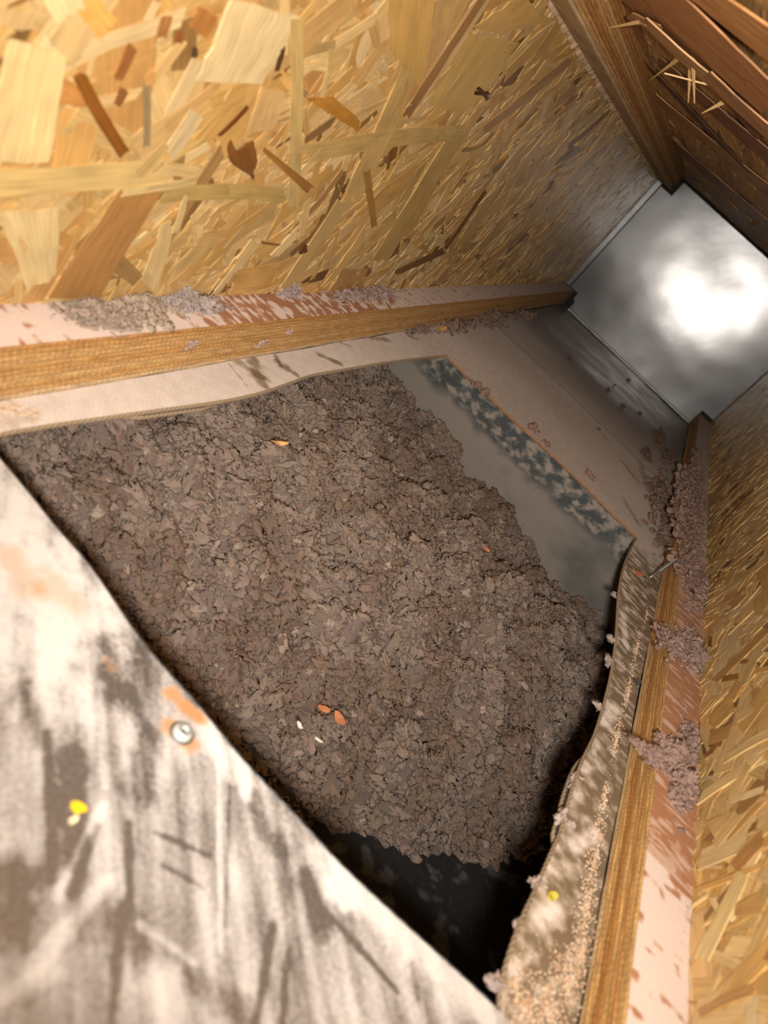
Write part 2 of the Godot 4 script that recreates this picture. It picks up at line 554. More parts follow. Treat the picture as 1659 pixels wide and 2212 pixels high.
	strands("right", w, Vector2(ZE - 0.05, TR), Vector2(-0.7, TB), marked, 230, 5200, func() -> float: return rng.randf_range(0.0, PI) if rng.randf() < 0.5 else rng.randfn(2.3, 0.5))
	flange(right, XR, WR + 0.15, -1.0, TR, XR, 10)
	flange(right, XR, WR + 0.15, TB, YC, XR, 11)
	film(right, "dust_film", XR + 0.003, WR, TR + 0.0025, -0.6, ZE, flange_dust(false), 0.0012)


# hardened glue squeezed out where the web meets a top flange
func glue(parent: Node, x: float, side: float) -> void:
	var st := Build.new()
	var pts := PackedVector3Array()
	var uvs := PackedVector2Array()
	var n := 500
	for k in n:
		var z := lerpf(-0.6, ZE, float(k) / (n - 1))
		var r := maxf(0.003, 0.014 + 0.013 * noise2.get_noise_1d(z * 9.0) + 0.008 * noise.get_noise_1d(z * 60.0))
		for j in 5:
			var a := PI * 0.5 * j / 4.0
			pts.append(at(x + side * (0.004 + r * sin(a) * 0.6), TB - r * cos(a), z))
			uvs.append(Vector2(z, j))
	st.grid(pts, uvs, 5, n, Vector3(side, -1, 0))
	obj("glue_bead", st.mesh(), plain("c9ab8a", 0.7), parent)


func subfloor() -> void:
	var st := Build.new()
	st.box(at(-1.6, YC, ZE - 1.2), at(1.6, YC + 0.09, ZN))
	var c := obj("ceiling", st.mesh(), M.board)
	tag(c, "strand board subfloor above the joists, long streaked strands on its underside", "subfloor", "", "structure")
	var marked := [
	[-2.596, -0.758, -2.654, -0.377, -2.409, -0.331, -2.35, -0.634, "c08a58", 0.018, 0.014, 0.03],
	[-2.35, -0.634, -2.504, -0.214, -2.097, -0.19, -2.005, -0.489, "cf9a66", 0.022, 0.018, 0.03],
	[-1.95, -0.461, -1.937, -0.207, -1.713, -0.21, -1.756, -0.385, "d8a468", 0.028, 0.02, 0.03],
	[-2.57, -0.66, -2.654, -0.377, -2.477, -0.346, -2.442, -0.623, "dbb284", 0.034, 0.028, 0.12],
	[-2.599, -0.448, -2.676, -0.163, -2.477, -0.166, -2.429, -0.412, "cda070", 0.03, 0.026, 0.12],
	[-2.726, -0.749, -2.575, -0.587, -2.425, -0.559, -2.586, -0.709, "d2a876", 0.03, 0.026, 0.2],
	[-3.437, -0.87, -4.037, -0.036, -3.856, -0.042, -3.318, -0.834, "6e4a2c", 0.01, 0.01, 0.02],
	[-4.111, -0.835, -3.902, -0.048, -3.615, -0.051, -3.911, -0.794, "c39a68", 0.012, 0.01, 0.04],
	[-5.499, -0.813, -5.367, 0.126, -4.835, 0.085, -5.078, -0.745, "a87c50", 0.01, 0.01, 0.04],
	[-3.18, -0.678, -3.179, -0.095, -2.917, -0.102, -2.997, -0.636, "94683f", 0.012, 0.012, 0.04],
	[-2.447, -0.569, -2.976, -0.214, -2.676, -0.163, -2.261, -0.502, "9a6a42", 0.012, 0.012, 0.03]]
	strands("above", c, Vector2(ZE - 1.0, -0.75), Vector2(-1.2, 0.95), marked, 170, 700, func() -> float: return rng.randfn(0.0, 0.07))


# ---------------------------------------------------------------- painted dust

class Paint:
	var w: int
	var h: int
	var x0: float
	var x1: float
	var z0: float
	var z1: float
	var d := PackedFloat32Array()

	func _init(ww: int, hh: int, a: float, b: float, c: float, e: float) -> void:
		w = ww; h = hh; x0 = a; x1 = b; z0 = c; z1 = e
		d.resize(w * h)

	# a stroke from (ax, az) to (bx, bz): adds «much» in a soft band
	func stroke(ax: float, az: float, bx: float, bz: float, wide: float, much: float, rough: PackedByteArray) -> void:
		var r := wide * 1.1
		var i0 := clampi(int((minf(ax, bx) - r - x0) / (x1 - x0) * w), 0, w - 1)
		var i1 := clampi(int((maxf(ax, bx) + r - x0) / (x1 - x0) * w) + 1, 0, w - 1)
		var ja := (az - z0) / (z1 - z0) * h
		var jb := (bz - z0) / (z1 - z0) * h
		var rj := absf(r / (z1 - z0) * h)
		var j0 := clampi(int(minf(ja, jb) - rj), 0, h - 1)
		var j1 := clampi(int(maxf(ja, jb) + rj) + 1, 0, h - 1)
		var dx := bx - ax
		var dz := bz - az
		var ll := maxf(dx * dx + dz * dz, 1e-6)
		for j in range(j0, j1 + 1):
			var z := z0 + (z1 - z0) * (j + 0.5) / h
			for i in range(i0, i1 + 1):
				var x := x0 + (x1 - x0) * (i + 0.5) / w
				var t := clampf(((x - ax) * dx + (z - az) * dz) / ll, 0.0, 1.0)
				var ex := x - ax - dx * t
				var ez := z - az - dz * t
				var q := sqrt(ex * ex + ez * ez) / (wide * 0.5) + (rough[j * w + i] / 127.5 - 1.0) * 0.7
				if q < 1.6:
					d[j * w + i] += much * clampf((1.6 - q) / 1.1, 0.0, 1.0)


# albedo and (roughness, metal) maps from how much dust lies where
func dusted(p: Paint, bare: Color, dust: Color, rust: PackedFloat32Array, rust_color: Color, speck: PackedByteArray, metal: float, bare_rough: float) -> ORMMaterial3D:
	var a := PackedByteArray()
	var o := PackedByteArray()
	a.resize(p.w * p.h * 3)
	o.resize(p.w * p.h * 3)
	for k in p.w * p.h:
		var s := speck[k] / 127.5 - 1.0
		var t := clampf(p.d[k] + s * 0.10, 0.0, 1.0)
		var r := clampf(rust[k] + s * 0.15, 0.0, 1.0) if rust.size() else 0.0
		var g := 1.0 + s * 0.06
		a[k * 3] = int(clampf(lerpf(lerpf(bare.r, dust.r, t), rust_color.r, r) * g, 0, 1) * 255.0)
		a[k * 3 + 1] = int(clampf(lerpf(lerpf(bare.g, dust.g, t), rust_color.g, r) * g, 0, 1) * 255.0)
		a[k * 3 + 2] = int(clampf(lerpf(lerpf(bare.b, dust.b, t), rust_color.b, r) * g, 0, 1) * 255.0)
		o[k * 3] = 255
		o[k * 3 + 1] = int(lerpf(bare_rough, 0.95, clampf(t * 1.4 + r, 0, 1)) * 255.0)
		o[k * 3 + 2] = int(metal * clampf(1.0 - t * 1.5 - r, 0, 1) * 255.0)
	var m := ORMMaterial3D.new()
	m.albedo_texture = ImageTexture.create_from_image(Image.create_from_data(p.w, p.h, false, Image.FORMAT_RGB8, a))
	m.orm_texture = ImageTexture.create_from_image(Image.create_from_data(p.w, p.h, false, Image.FORMAT_RGB8, o))
	m.texture_repeat = false
	return m


func flange_dust(left: bool) -> Material:
	# u runs along the flange, v across it; the wood shows where the dust is wiped off
	var w := 2048
	var h := 64
	var a := noise_bytes(w, h, 0.035, 3, 21 if left else 22)
	var b := noise_bytes(w, h, 0.09, 2, 23 if left else 24, 1.0, 5.0)
	var s := noise_bytes(w, h, 0.4, 2, 25)
	var px := PackedByteArray()
	px.resize(w * h * 3)
	var dust := Color("d8c5b9")
	var bare := Color("a2714f")
	var z0 := -0.5 if left else -0.6
	for j in h:
		for i in w:
			var k := j * w + i
			var z := lerpf(z0, ZE, float(i) / w)
			# wiped patches: on the left between 1.7 and 3, on the right between 1.5 and 3
			var wear := 0.15
			if left:
				wear = 0.50 * smoothstep(-1.55, -1.8, z) * smoothstep(-3.3, -2.6, z) + 0.02
			else:
				wear = 0.95 * smoothstep(-1.35, -1.65, z) * smoothstep(-3.6, -2.6, z)
			var t := 1.0 - smoothstep(0.42, 0.62, (a[k] / 255.0) * 0.45 + (b[k] / 255.0) * 0.55 + wear * 0.5 - 0.2)
			if not left and wear > 0.3:
				t = maxf(minf(t, 0.5 + 0.5 * (a[k] / 255.0) - 0.35 * wear), 0.6 * smoothstep(0.56, 0.74, b[k] / 255.0))
			var g := 1.0 + (s[k] / 127.5 - 1.0) * 0.06
			px[k * 3] = int(clampf(lerpf(bare.r, dust.r, t) * g, 0, 1) * 255.0)
			px[k * 3 + 1] = int(clampf(lerpf(bare.g, dust.g, t) * g, 0, 1) * 255.0)
			px[k * 3 + 2] = int(clampf(lerpf(bare.b, dust.b, t) * g, 0, 1) * 255.0)
	var m := StandardMaterial3D.new()
	m.albedo_texture = ImageTexture.create_from_image(Image.create_from_data(w, h, false, Image.FORMAT_RGB8, px))
	m.roughness = 0.9
	m.texture_repeat = false
	return m


# ---------------------------------------------------------------- the sheet metal with its cut hole

var rim_left := PackedVector2Array()    # (x, z) from near to far
var rim_right := PackedVector2Array()
var rim_near := PackedVector2Array()    # from left to right


func spline(raw: Array, step: float) -> PackedVector2Array:
	var c := Curve2D.new()
	for i in raw.size():
		var p := Vector2(raw[i][0], raw[i][1])
		var a := Vector2(raw[maxi(i - 1, 0)][0], raw[maxi(i - 1, 0)][1])
		var b := Vector2(raw[mini(i + 1, raw.size() - 1)][0], raw[mini(i + 1, raw.size() - 1)][1])
		var t := (b - a) / 6.0
		c.add_point(p, -t, t)
	var out := PackedVector2Array()
	var l := c.get_baked_length()
	var n := int(l / step)
	for k in n + 1:
		out.append(c.sample_baked(l * k / n, true))
	return out


func along(rim: PackedVector2Array, z: float) -> float:
	for k in rim.size() - 1:
		if (rim[k].y - z) * (rim[k + 1].y - z) <= 0.0:
			return lerpf(rim[k].x, rim[k + 1].x, (z - rim[k].y) / (rim[k + 1].y - rim[k].y + 1e-9))
	return rim[0].x if z > rim[0].y else rim[rim.size() - 1].x


func along_x(rim: PackedVector2Array, x: float) -> float:
	for k in rim.size() - 1:
		if (rim[k].x - x) * (rim[k + 1].x - x) <= 0.0:
			return lerpf(rim[k].y, rim[k + 1].y, (x - rim[k].x) / (rim[k + 1].x - rim[k].x + 1e-9))
	return rim[0].y if x < rim[0].x else rim[rim.size() - 1].y


func pan(x: float, z: float) -> float:
	return -1.0 + 0.006 * noise.get_noise_2d(x * 1.3, z * 1.3)


func patch(st: Build, n: int, m: int, where: Callable, x0: float, x1: float, z0: float, z1: float) -> void:
	var pts := PackedVector3Array()
	var uvs := PackedVector2Array()
	for i in n:
		for j in m:
			var p: Vector2 = where.call(float(i) / (n - 1), float(j) / (m - 1))
			pts.append(at(p.x, pan(p.x, p.y), p.y))
			uvs.append(Vector2((p.x - x0) / (x1 - x0), (p.y - z0) / (z1 - z0)))
	st.grid(pts, uvs, m, n, Vector3.UP)


# the cut edge: a band of slanted teeth the tin snips left
func cut_edge(line: PackedVector2Array, y_of: Callable, inward: Vector2, deep: float, tooth: float) -> ArrayMesh:
	var st := Build.new()
	var rows := 6
	var pts := PackedVector3Array()
	var uvs := PackedVector2Array()
	var s := 0.0
	for k in line.size():
		if k:
			s += line[k].distance_to(line[k - 1])
		var t := (line[mini(k + 1, line.size() - 1)] - line[maxi(k - 1, 0)]).normalized()
		var nrm := Vector2(-t.y, t.x)
		if nrm.dot(inward) < 0.0:
			nrm = -nrm
		var y: float = y_of.call(line[k].x, line[k].y)
		for r in rows:
			var f := float(r) / (rows - 1)
			var bump := absf(sin(PI * (s / tooth + f * 1.1)))
			var o := (0.002 + 0.004 * bump) * sin(PI * (0.12 + 0.8 * f))
			pts.append(at(line[k].x + nrm.x * o, y + 0.002 - deep * f, line[k].y + nrm.y * o))
			uvs.append(Vector2(s, f))
	st.grid(pts, uvs, rows, line.size(), Vector3(inward.x, 0.2, inward.y))
	return st.mesh()


func sheet_metal() -> void:
	rim_left = spline([
	[-0.695, -1.003],
	[-0.734, -1.025],
	[-0.736, -1.114],
	[-0.728, -1.256],
	[-0.712, -1.467],
	[-0.69, -1.729],
	[-0.684, -1.909],
	[-0.692, -2.081],
	[-0.703, -2.281],
	[-0.69, -2.552],
	[-0.672, -2.922],
	[-0.632, -3.522]], 0.004)
	rim_right = spline([
	[0.603, -0.97],
	[0.591, -1.015],
	[0.587, -1.082],
	[0.59, -1.167],
	[0.6, -1.258],
	[0.612, -1.382],
	[0.619, -1.46],
	[0.618, -1.623],
	[0.624, -1.752],
	[0.64, -1.908],
	[0.645, -2.097],
	[0.642, -2.271],
	[0.627, -2.452],
	[0.6, -2.683],
	[0.58, -2.876],
	[0.57, -3.152],
	[0.589, -3.55]], 0.004)
	rim_near = spline([
	[-0.695, -1.003],
	[-0.598, -0.997],
	[-0.513, -0.989],
	[-0.409, -0.983],
	[-0.244, -0.95],
	[-0.099, -0.943],
	[0.009, -0.935],
	[0.141, -0.937],
	[0.25, -0.937],
	[0.374, -0.947],
	[0.475, -0.958],
	[0.577, -0.969],
	[0.603, -0.97]], 0.004)

	var sheet := thing("sheet_metal", "dust covered sheet metal nailed under the joists, with the big hole cut through it", "sheet metal")
	var nx0 := -0.85
	var nx1 := 0.80
	# the strip beside the lens
	var near := Build.new()
	patch(near, 50, 90, func(i: float, j: float) -> Vector2:
		var x := lerpf(XL, XR, j)
		return Vector2(x, lerpf(ZN, along_x(rim_near, x), pow(i, 0.5))), nx0, nx1, -1.06, -0.2)
	var zl0 := rim_left[0].y
	var zr0 := rim_right[0].y
	var far := Build.new()
	patch(far, 160, 7, func(i: float, j: float) -> Vector2:
		var z := lerpf(zl0, rim_left[rim_left.size() - 1].y, i)
		return Vector2(lerpf(XL, along(rim_left, z), j), z), nx0, nx1, -0.9, -4.8)
	patch(far, 160, 7, func(i: float, j: float) -> Vector2:
		var z := lerpf(zr0, rim_right[rim_right.size() - 1].y, i)
		return Vector2(lerpf(along(rim_right, z), XR, j), z), nx0, nx1, -0.9, -4.8)
	var fl := rim_left[rim_left.size() - 1]
	var fr := rim_right[rim_right.size() - 1]
	patch(far, 40, 80, func(i: float, j: float) -> Vector2:
		var x := lerpf(XL, XR, j)
		var ze := lerpf(fl.y, fr.y, clampf((x - fl.x) / (fr.x - fl.x), 0, 1))
		return Vector2(x, lerpf(ze, ZS, i)), nx0, nx1, -0.9, -4.8)
	var am := near.mesh()
	am = far.mesh(am)
	am.surface_set_material(0, near_dust(nx0, nx1, -1.06, -0.2))
	am.surface_set_material(1, far_dust(nx0, nx1, -0.9, -4.8))
	obj("plate", am, null, sheet)
	obj("cut_edge", cut_edge(rim_left, pan, Vector2(1, 0), 0.016, 0.017), M.edge, sheet)
	obj("cut_edge", cut_edge(rim_right, pan, Vector2(-1, 0), 0.016, 0.017), M.edge, sheet)
	obj("cut_edge", cut_edge(rim_near, pan, Vector2(0, -1), 0.010, 0.03), M.dull, sheet)
	var far_line := PackedVector2Array()
	for k in 260:
		var q := fl.lerp(fr, k / 259.0)
		far_line.append(q + Vector2(0, 0.006 * noise2.get_noise_1d(q.x * 7.0)))
	obj("cut_edge", cut_edge(far_line, pan, Vector2(0, 1), 0.014, 0.05), M.edge_far, sheet)

	# the second sheet, lapped under the first, runs to the end cap
	var end := thing("sheet_metal", "shinier sheet metal lapped at a seam, running up to the end cap", "sheet metal")
	var st := Build.new()
	patch(st, 40, 40, func(i: float, j: float) -> Vector2: return Vector2(lerpf(XL, XR, j), lerpf(ZS + 0.12, ZE + 0.02, i)), nx0, nx1, -4.5, -7.4)
	var o := obj("plate", st.mesh(), end_dust(nx0, nx1, -4.5, -7.4), end)
	o.position.y = -0.0011
	# folded lip of the seam
	var lip := Build.new()
	lip.box(at(XL, -1.001, ZS - 0.006), at(XR, -0.9955, ZS + 0.004))
	obj("seam", lip.mesh(), M.dull, sheet)


func near_dust(x0: float, x1: float, z0: float, z1: float) -> Material:
	var w := 1024
	var h := 544
	var p := Paint.new(w, h, x0, x1, z0, z1)
	var rough := noise_bytes(w, h, 0.03, 4, 31)
	var fine := noise_bytes(w, h, 0.16, 3, 32)
	var nz := FastNoiseLite.new()
	nz.seed = 33
	nz.frequency = 1.0
	nz.fractal_octaves = 4
	for j in h:
		for i in w:
			var x := x0 + (x1 - x0) * i / w
			var z := z0 + (z1 - z0) * j / h
			var u := x * 0.75 + z * 0.66
			var v := -x * 0.66 + z * 0.75
			p.d[j * w + i] = 0.37 + 0.46 * nz.get_noise_2d(u * 3.0, v * 22.0) + 0.30 * nz.get_noise_2d(u * 5.0 + 40.0, v * 5.0)
	for s in [
	[-0.213, -0.707, -0.054, -0.577, 0.012, -0.5],
	[-0.158, -0.702, -0.06, -0.614, 0.038, -0.4],
	[-0.04, -0.705, 0.041, -0.627, 0.011, -0.55],
	[0.034, -0.62, 0.118, -0.518, 0.014, -0.5],
	[-0.117, -0.819, -0.058, -0.748, 0.042, -0.55],
	[-0.088, -0.54, -0.051, -0.502, 0.05, -0.6],
	[-0.026, -0.582, -0.065, -0.665, 0.013, -0.45],
	[0.007, -0.488, -0.005, -0.63, 0.021, 0.45],
	[-0.033, -0.566, -0.083, -0.695, 0.013, 0.4],
	[-0.001, -0.592, 0.077, -0.592, 0.053, -0.3],
	[-0.012, -0.893, 0.17, -0.683, 0.008, 0.4],
	[0.027, -0.878, 0.155, -0.711, 0.007, -0.3],
	[0.091, -0.908, 0.15, -0.894, 0.06, -0.45],
	[0.211, -0.767, 0.266, -0.65, 0.013, -0.55],
	[0.249, -0.76, 0.296, -0.677, 0.01, -0.4],
	[0.212, -0.865, 0.269, -0.825, 0.035, -0.45],
	[-0.006, -0.725, 0.075, -0.765, 0.008, -0.4],
	[0.035, -0.701, 0.1, -0.725, 0.006, -0.35],
	[0.26, -0.855, 0.424, -0.85, 0.01, -0.5],
	[-0.066, -0.918, 0.273, -0.899, 0.045, 0.45],
	[0.261, -0.918, 0.583, -0.952, 0.06, 0.5],
	[-0.598, -0.947, -0.343, -0.9, 0.142, 0.5],
	[-0.457, -0.841, -0.324, -0.804, 0.175, 0.45],
	[-0.374, -0.923, -0.206, -0.834, 0.045, -0.4],
	[-0.288, -0.737, -0.21, -0.692, 0.023, -0.3],
	[0.426, -0.906, 0.46, -0.867, 0.012, -0.35],
	[-0.193, -0.853, -0.144, -0.836, 0.029, -0.3],
	[0.134, -0.595, 0.176, -0.578, 0.046, 0.4],
	[-0.241, -0.697, -0.12, -0.573, 0.037, 0.1],
	[0.172, -0.631, 0.234, -0.651, 0.036, -0.35],
	[-0.229, -0.829, -0.101, -0.717, 0.012, 0.25],
	[0.006, -0.456, 0.03, -0.51, 0.021, 0.35],
	[0.066, -0.621, 0.153, -0.643, 0.01, 0.35],
	[0.026, -0.943, 0.056, -0.89, 0.015, 0.35],
	[-0.674, -1.04, -0.466, -0.991, 0.022, -0.1]]:
		p.stroke(s[0], s[1], s[2], s[3], s[4], s[5], rough)
	var r := Paint.new(w, h, x0, x1, z0, z1)
	for s in [
	[-0.149, -0.92, -0.094, -0.924, 0.026, 0.85],
	[-0.109, -0.873, -0.067, -0.881, 0.03, 0.85],
	[-0.113, -0.927, -0.082, -0.926, 0.02, 0.6],
	[-0.495, -0.873, -0.429, -0.855, 0.045, 0.35],
	[-0.42, -0.896, -0.376, -0.898, 0.054, 0.3],
	[-0.254, -0.87, -0.237, -0.864, 0.018, 0.4]]:
		r.stroke(s[0], s[1], s[2], s[3], s[4], s[5], rough)
	return dusted(p, Color("8a8683"), Color("cac5c0"), r.d, Color("b07e52"), fine, 0.75, 0.45)


func far_dust(x0: float, x1: float, z0: float, z1: float) -> Material:
	var w := 1024
	var h := 2048
	var p := Paint.new(w, h, x0, x1, z0, z1)
	var rough := noise_bytes(w, h, 0.03, 3, 41)
	var comb := noise_bytes(w, h, 0.05, 3, 42, 3.0, 1.0)
	var fine := noise_bytes(w, h, 0.3, 2, 43)
	for j in h:
		var z := z0 + (z1 - z0) * j / h
		var back := smoothstep(-3.2, -3.6, z)
		for i in w:
			var k := j * w + i
			var x := x0 + (x1 - x0) * i / w
			var base := 0.90 + 0.1 * (rough[k] / 127.5 - 1.0)
			if x > 0.5 and back < 1.0:
				base = lerpf(0.34 + 0.75 * (comb[k] / 127.5 - 1.0) * (0.35 + 0.65 * smoothstep(-1.6, -2.2, z)) + 0.6 * (rough[k] / 127.5 - 1.0) - 0.35 * (x - 0.6) / 0.15, base, back)
			p.d[k] = base
	for s in [
	[-0.795, -2.022, -0.713, -1.962, 0.047, -0.65],
	[-0.806, -1.941, -0.741, -1.983, 0.032, -0.5],
	[-0.762, -2.138, -0.723, -2.167, 0.032, -0.7],
	[-0.797, -2.157, -0.758, -2.133, 0.015, -0.6],
	[-0.771, -2.419, -0.717, -2.499, 0.023, -0.7],
	[-0.805, -1.896, -0.713, -1.877, 0.007, -0.4],
	[-0.806, -2.644, -0.775, -2.694, 0.01, -0.4],
	[-0.807, -2.927, -0.778, -3.072, 0.023, -0.5],
	[-0.784, -3.303, -0.756, -3.366, 0.025, -0.5],
	[-0.761, -1.068, -0.761, -1.147, 0.027, -0.25],
	[0.647, -1.967, 0.687, -2.104, 0.034, 0.7],
	[0.657, -1.449, 0.707, -1.554, 0.031, 0.7],
	[0.623, -1.196, 0.65, -1.259, 0.039, 0.6],
	[0.621, -2.679, 0.665, -2.48, 0.026, 0.6],
	[0.444, -4.797, 0.567, -4.353, 0.048, -0.4],
	[0.184, -5.236, 0.271, -5.064, 0.036, -0.5],
	[0.367, -4.413, 0.484, -4.322, 0.031, -0.5],
	[0.181, -4.556, 0.218, -4.552, 0.021, -0.4],
	[0.463, -3.866, 0.573, -3.734, 0.036, -0.4],
	[0.709, -1.271, 0.631, -1.033, 0.042, -0.3]]:
		p.stroke(s[0], s[1], s[2], s[3], s[4], s[5], rough)
	return dusted(p, Color("88775f"), Color("dccfc4"), PackedFloat32Array(), Color.WHITE, fine, 0.35, 0.6)


func end_dust(x0: float, x1: float, z0: float, z1: float) -> Material:
	var w := 512
	var h := 900
	var p := Paint.new(w, h, x0, x1, z0, z1)
	var rough := noise_bytes(w, h, 0.012, 4, 51)
	var fine := noise_bytes(w, h, 0.3, 2, 53)
	for k in w * h:
		var z := z0 + (z1 - z0) * (k / w) / h
		p.d[k] = lerpf(0.85, 0.16, smoothstep(-4.75, -6.0, z)) + 0.10 * (rough[k] / 127.5 - 1.0)
	return dusted(p, Color("a8a29c"), Color("cfc2b8"), PackedFloat32Array(), Color.WHITE, fine, 0.95, 0.33)


# ---------------------------------------------------------------- end cap

func cap_z(x: float, y: float) -> float:
	var f := 0.011 * noise.get_noise_2d(x * 0.9 + 3.0, y * 0.9) + 0.0009 * noise.get_noise_2d(x * 3.2, y * 3.2) + 0.00010 * noise.get_noise_2d(x * 26.0, y * 12.0)
	return ZE + 0.03 + f - 0.022 * (y + 0.6) - 0.008 * x * x


func end_cap() -> void:
	var cap := thing("end_cap", "shiny galvanised sheet metal end cap closing the far end of the joist bay", "end cap")
	var st := Build.new()
	for part in [[-0.735, 0.743, -1.0, -0.845, 60, 12], [-0.86, 0.868, -0.845, 0.215, 70, 60], [-0.735, 0.735, 0.215, 0.345, 60, 10]]:
		var pts := PackedVector3Array()
		var uvs := PackedVector2Array()
		var m: int = part[4]
		var n: int = part[5]
		for i in n:
			for j in m:
				var x := lerpf(part[0], part[1], float(j) / (m - 1))
				var y := lerpf(part[2], part[3], float(i) / (n - 1))
				if part[3] < -0.5 and j == 0 and i > n / 2:
					x -= 0.03
				pts.append(at(x, y, cap_z(x, y)))
				uvs.append(Vector2(x, y))
		st.grid(pts, uvs, m, n, Vector3.BACK)
	obj("face", st.mesh(), M.cap, cap)
	# the folded hem on the left and the lip along the top
	var hem := Build.new()
	for k in 40:
		var y0 := lerpf(-0.845, 0.235, k / 40.0)
		var y1 := lerpf(-0.845, 0.235, (k + 1) / 40.0)
		var za := cap_z(-0.86, y0)
		var zb := cap_z(-0.86, y1)
		hem.quad(at(-0.868, y0, za + 0.010), at(-0.868, y1, zb + 0.010), at(-0.912, y1, zb + 0.0105), at(-0.912, y0, za + 0.0105), Vector3(0, 0, 1))
		hem.quad(at(-0.858, y0, za), at(-0.858, y1, zb), at(-0.868, y1, zb + 0.010), at(-0.868, y0, za + 0.010), Vector3(1, 0, 0.5))
	obj("hem", hem.mesh(), M.cap, cap)
	var lip := Build.new()
	for k in 40:
		var xa := lerpf(-0.80, 0.735, k / 40.0)
		var xb := lerpf(-0.80, 0.735, (k + 1) / 40.0)
		var ya := 0.345 + 0.004 * noise2.get_noise_1d(xa * 9.0)
		var yb := 0.345 + 0.004 * noise2.get_noise_1d(xb * 9.0)
		lip.quad(at(xa, ya, cap_z(xa, 0.34)), at(xb, yb, cap_z(xb, 0.34)), at(xb, yb + 0.006, cap_z(xb, 0.34) + 0.03), at(xa, ya + 0.006, cap_z(xa, 0.34) + 0.03), Vector3(0, 1, 0.4))
	obj("lip", lip.mesh(), M.cap, cap)
	# the bead along the crease at the bottom
	var crease := Build.new()
	var pts := PackedVector3Array()
	var uvs := PackedVector2Array()
	for k in 90:
		var x := lerpf(-0.735, 0.743, k / 89.0)
		for r in 5:
			var a := PI * 0.5 * r / 4.0
			var rr := 0.012 + 0.004 * noise2.get_noise_1d(x * 11.0)
			pts.append(at(x, -1.0 + 0.002 + rr * sin(a), cap_z(x, -1.0) + rr * cos(a)))
			uvs.append(Vector2(x, r))
	crease.grid(pts, uvs, 5, 90, Vector3(0, 1, 1))
	obj("crease", crease.mesh(), plain("cfccc8", 0.42, 0.9), cap)
	var back := Build.new()
	back.box(at(-1.2, -1.1, ZE - 0.5), at(1.2, YC, ZE - 0.4))
	tag(obj("wall_far", back.mesh(), M.dark), "dark framing behind the metal end cap", "wall", "", "structure")


# ---------------------------------------------------------------- the duct under the hole

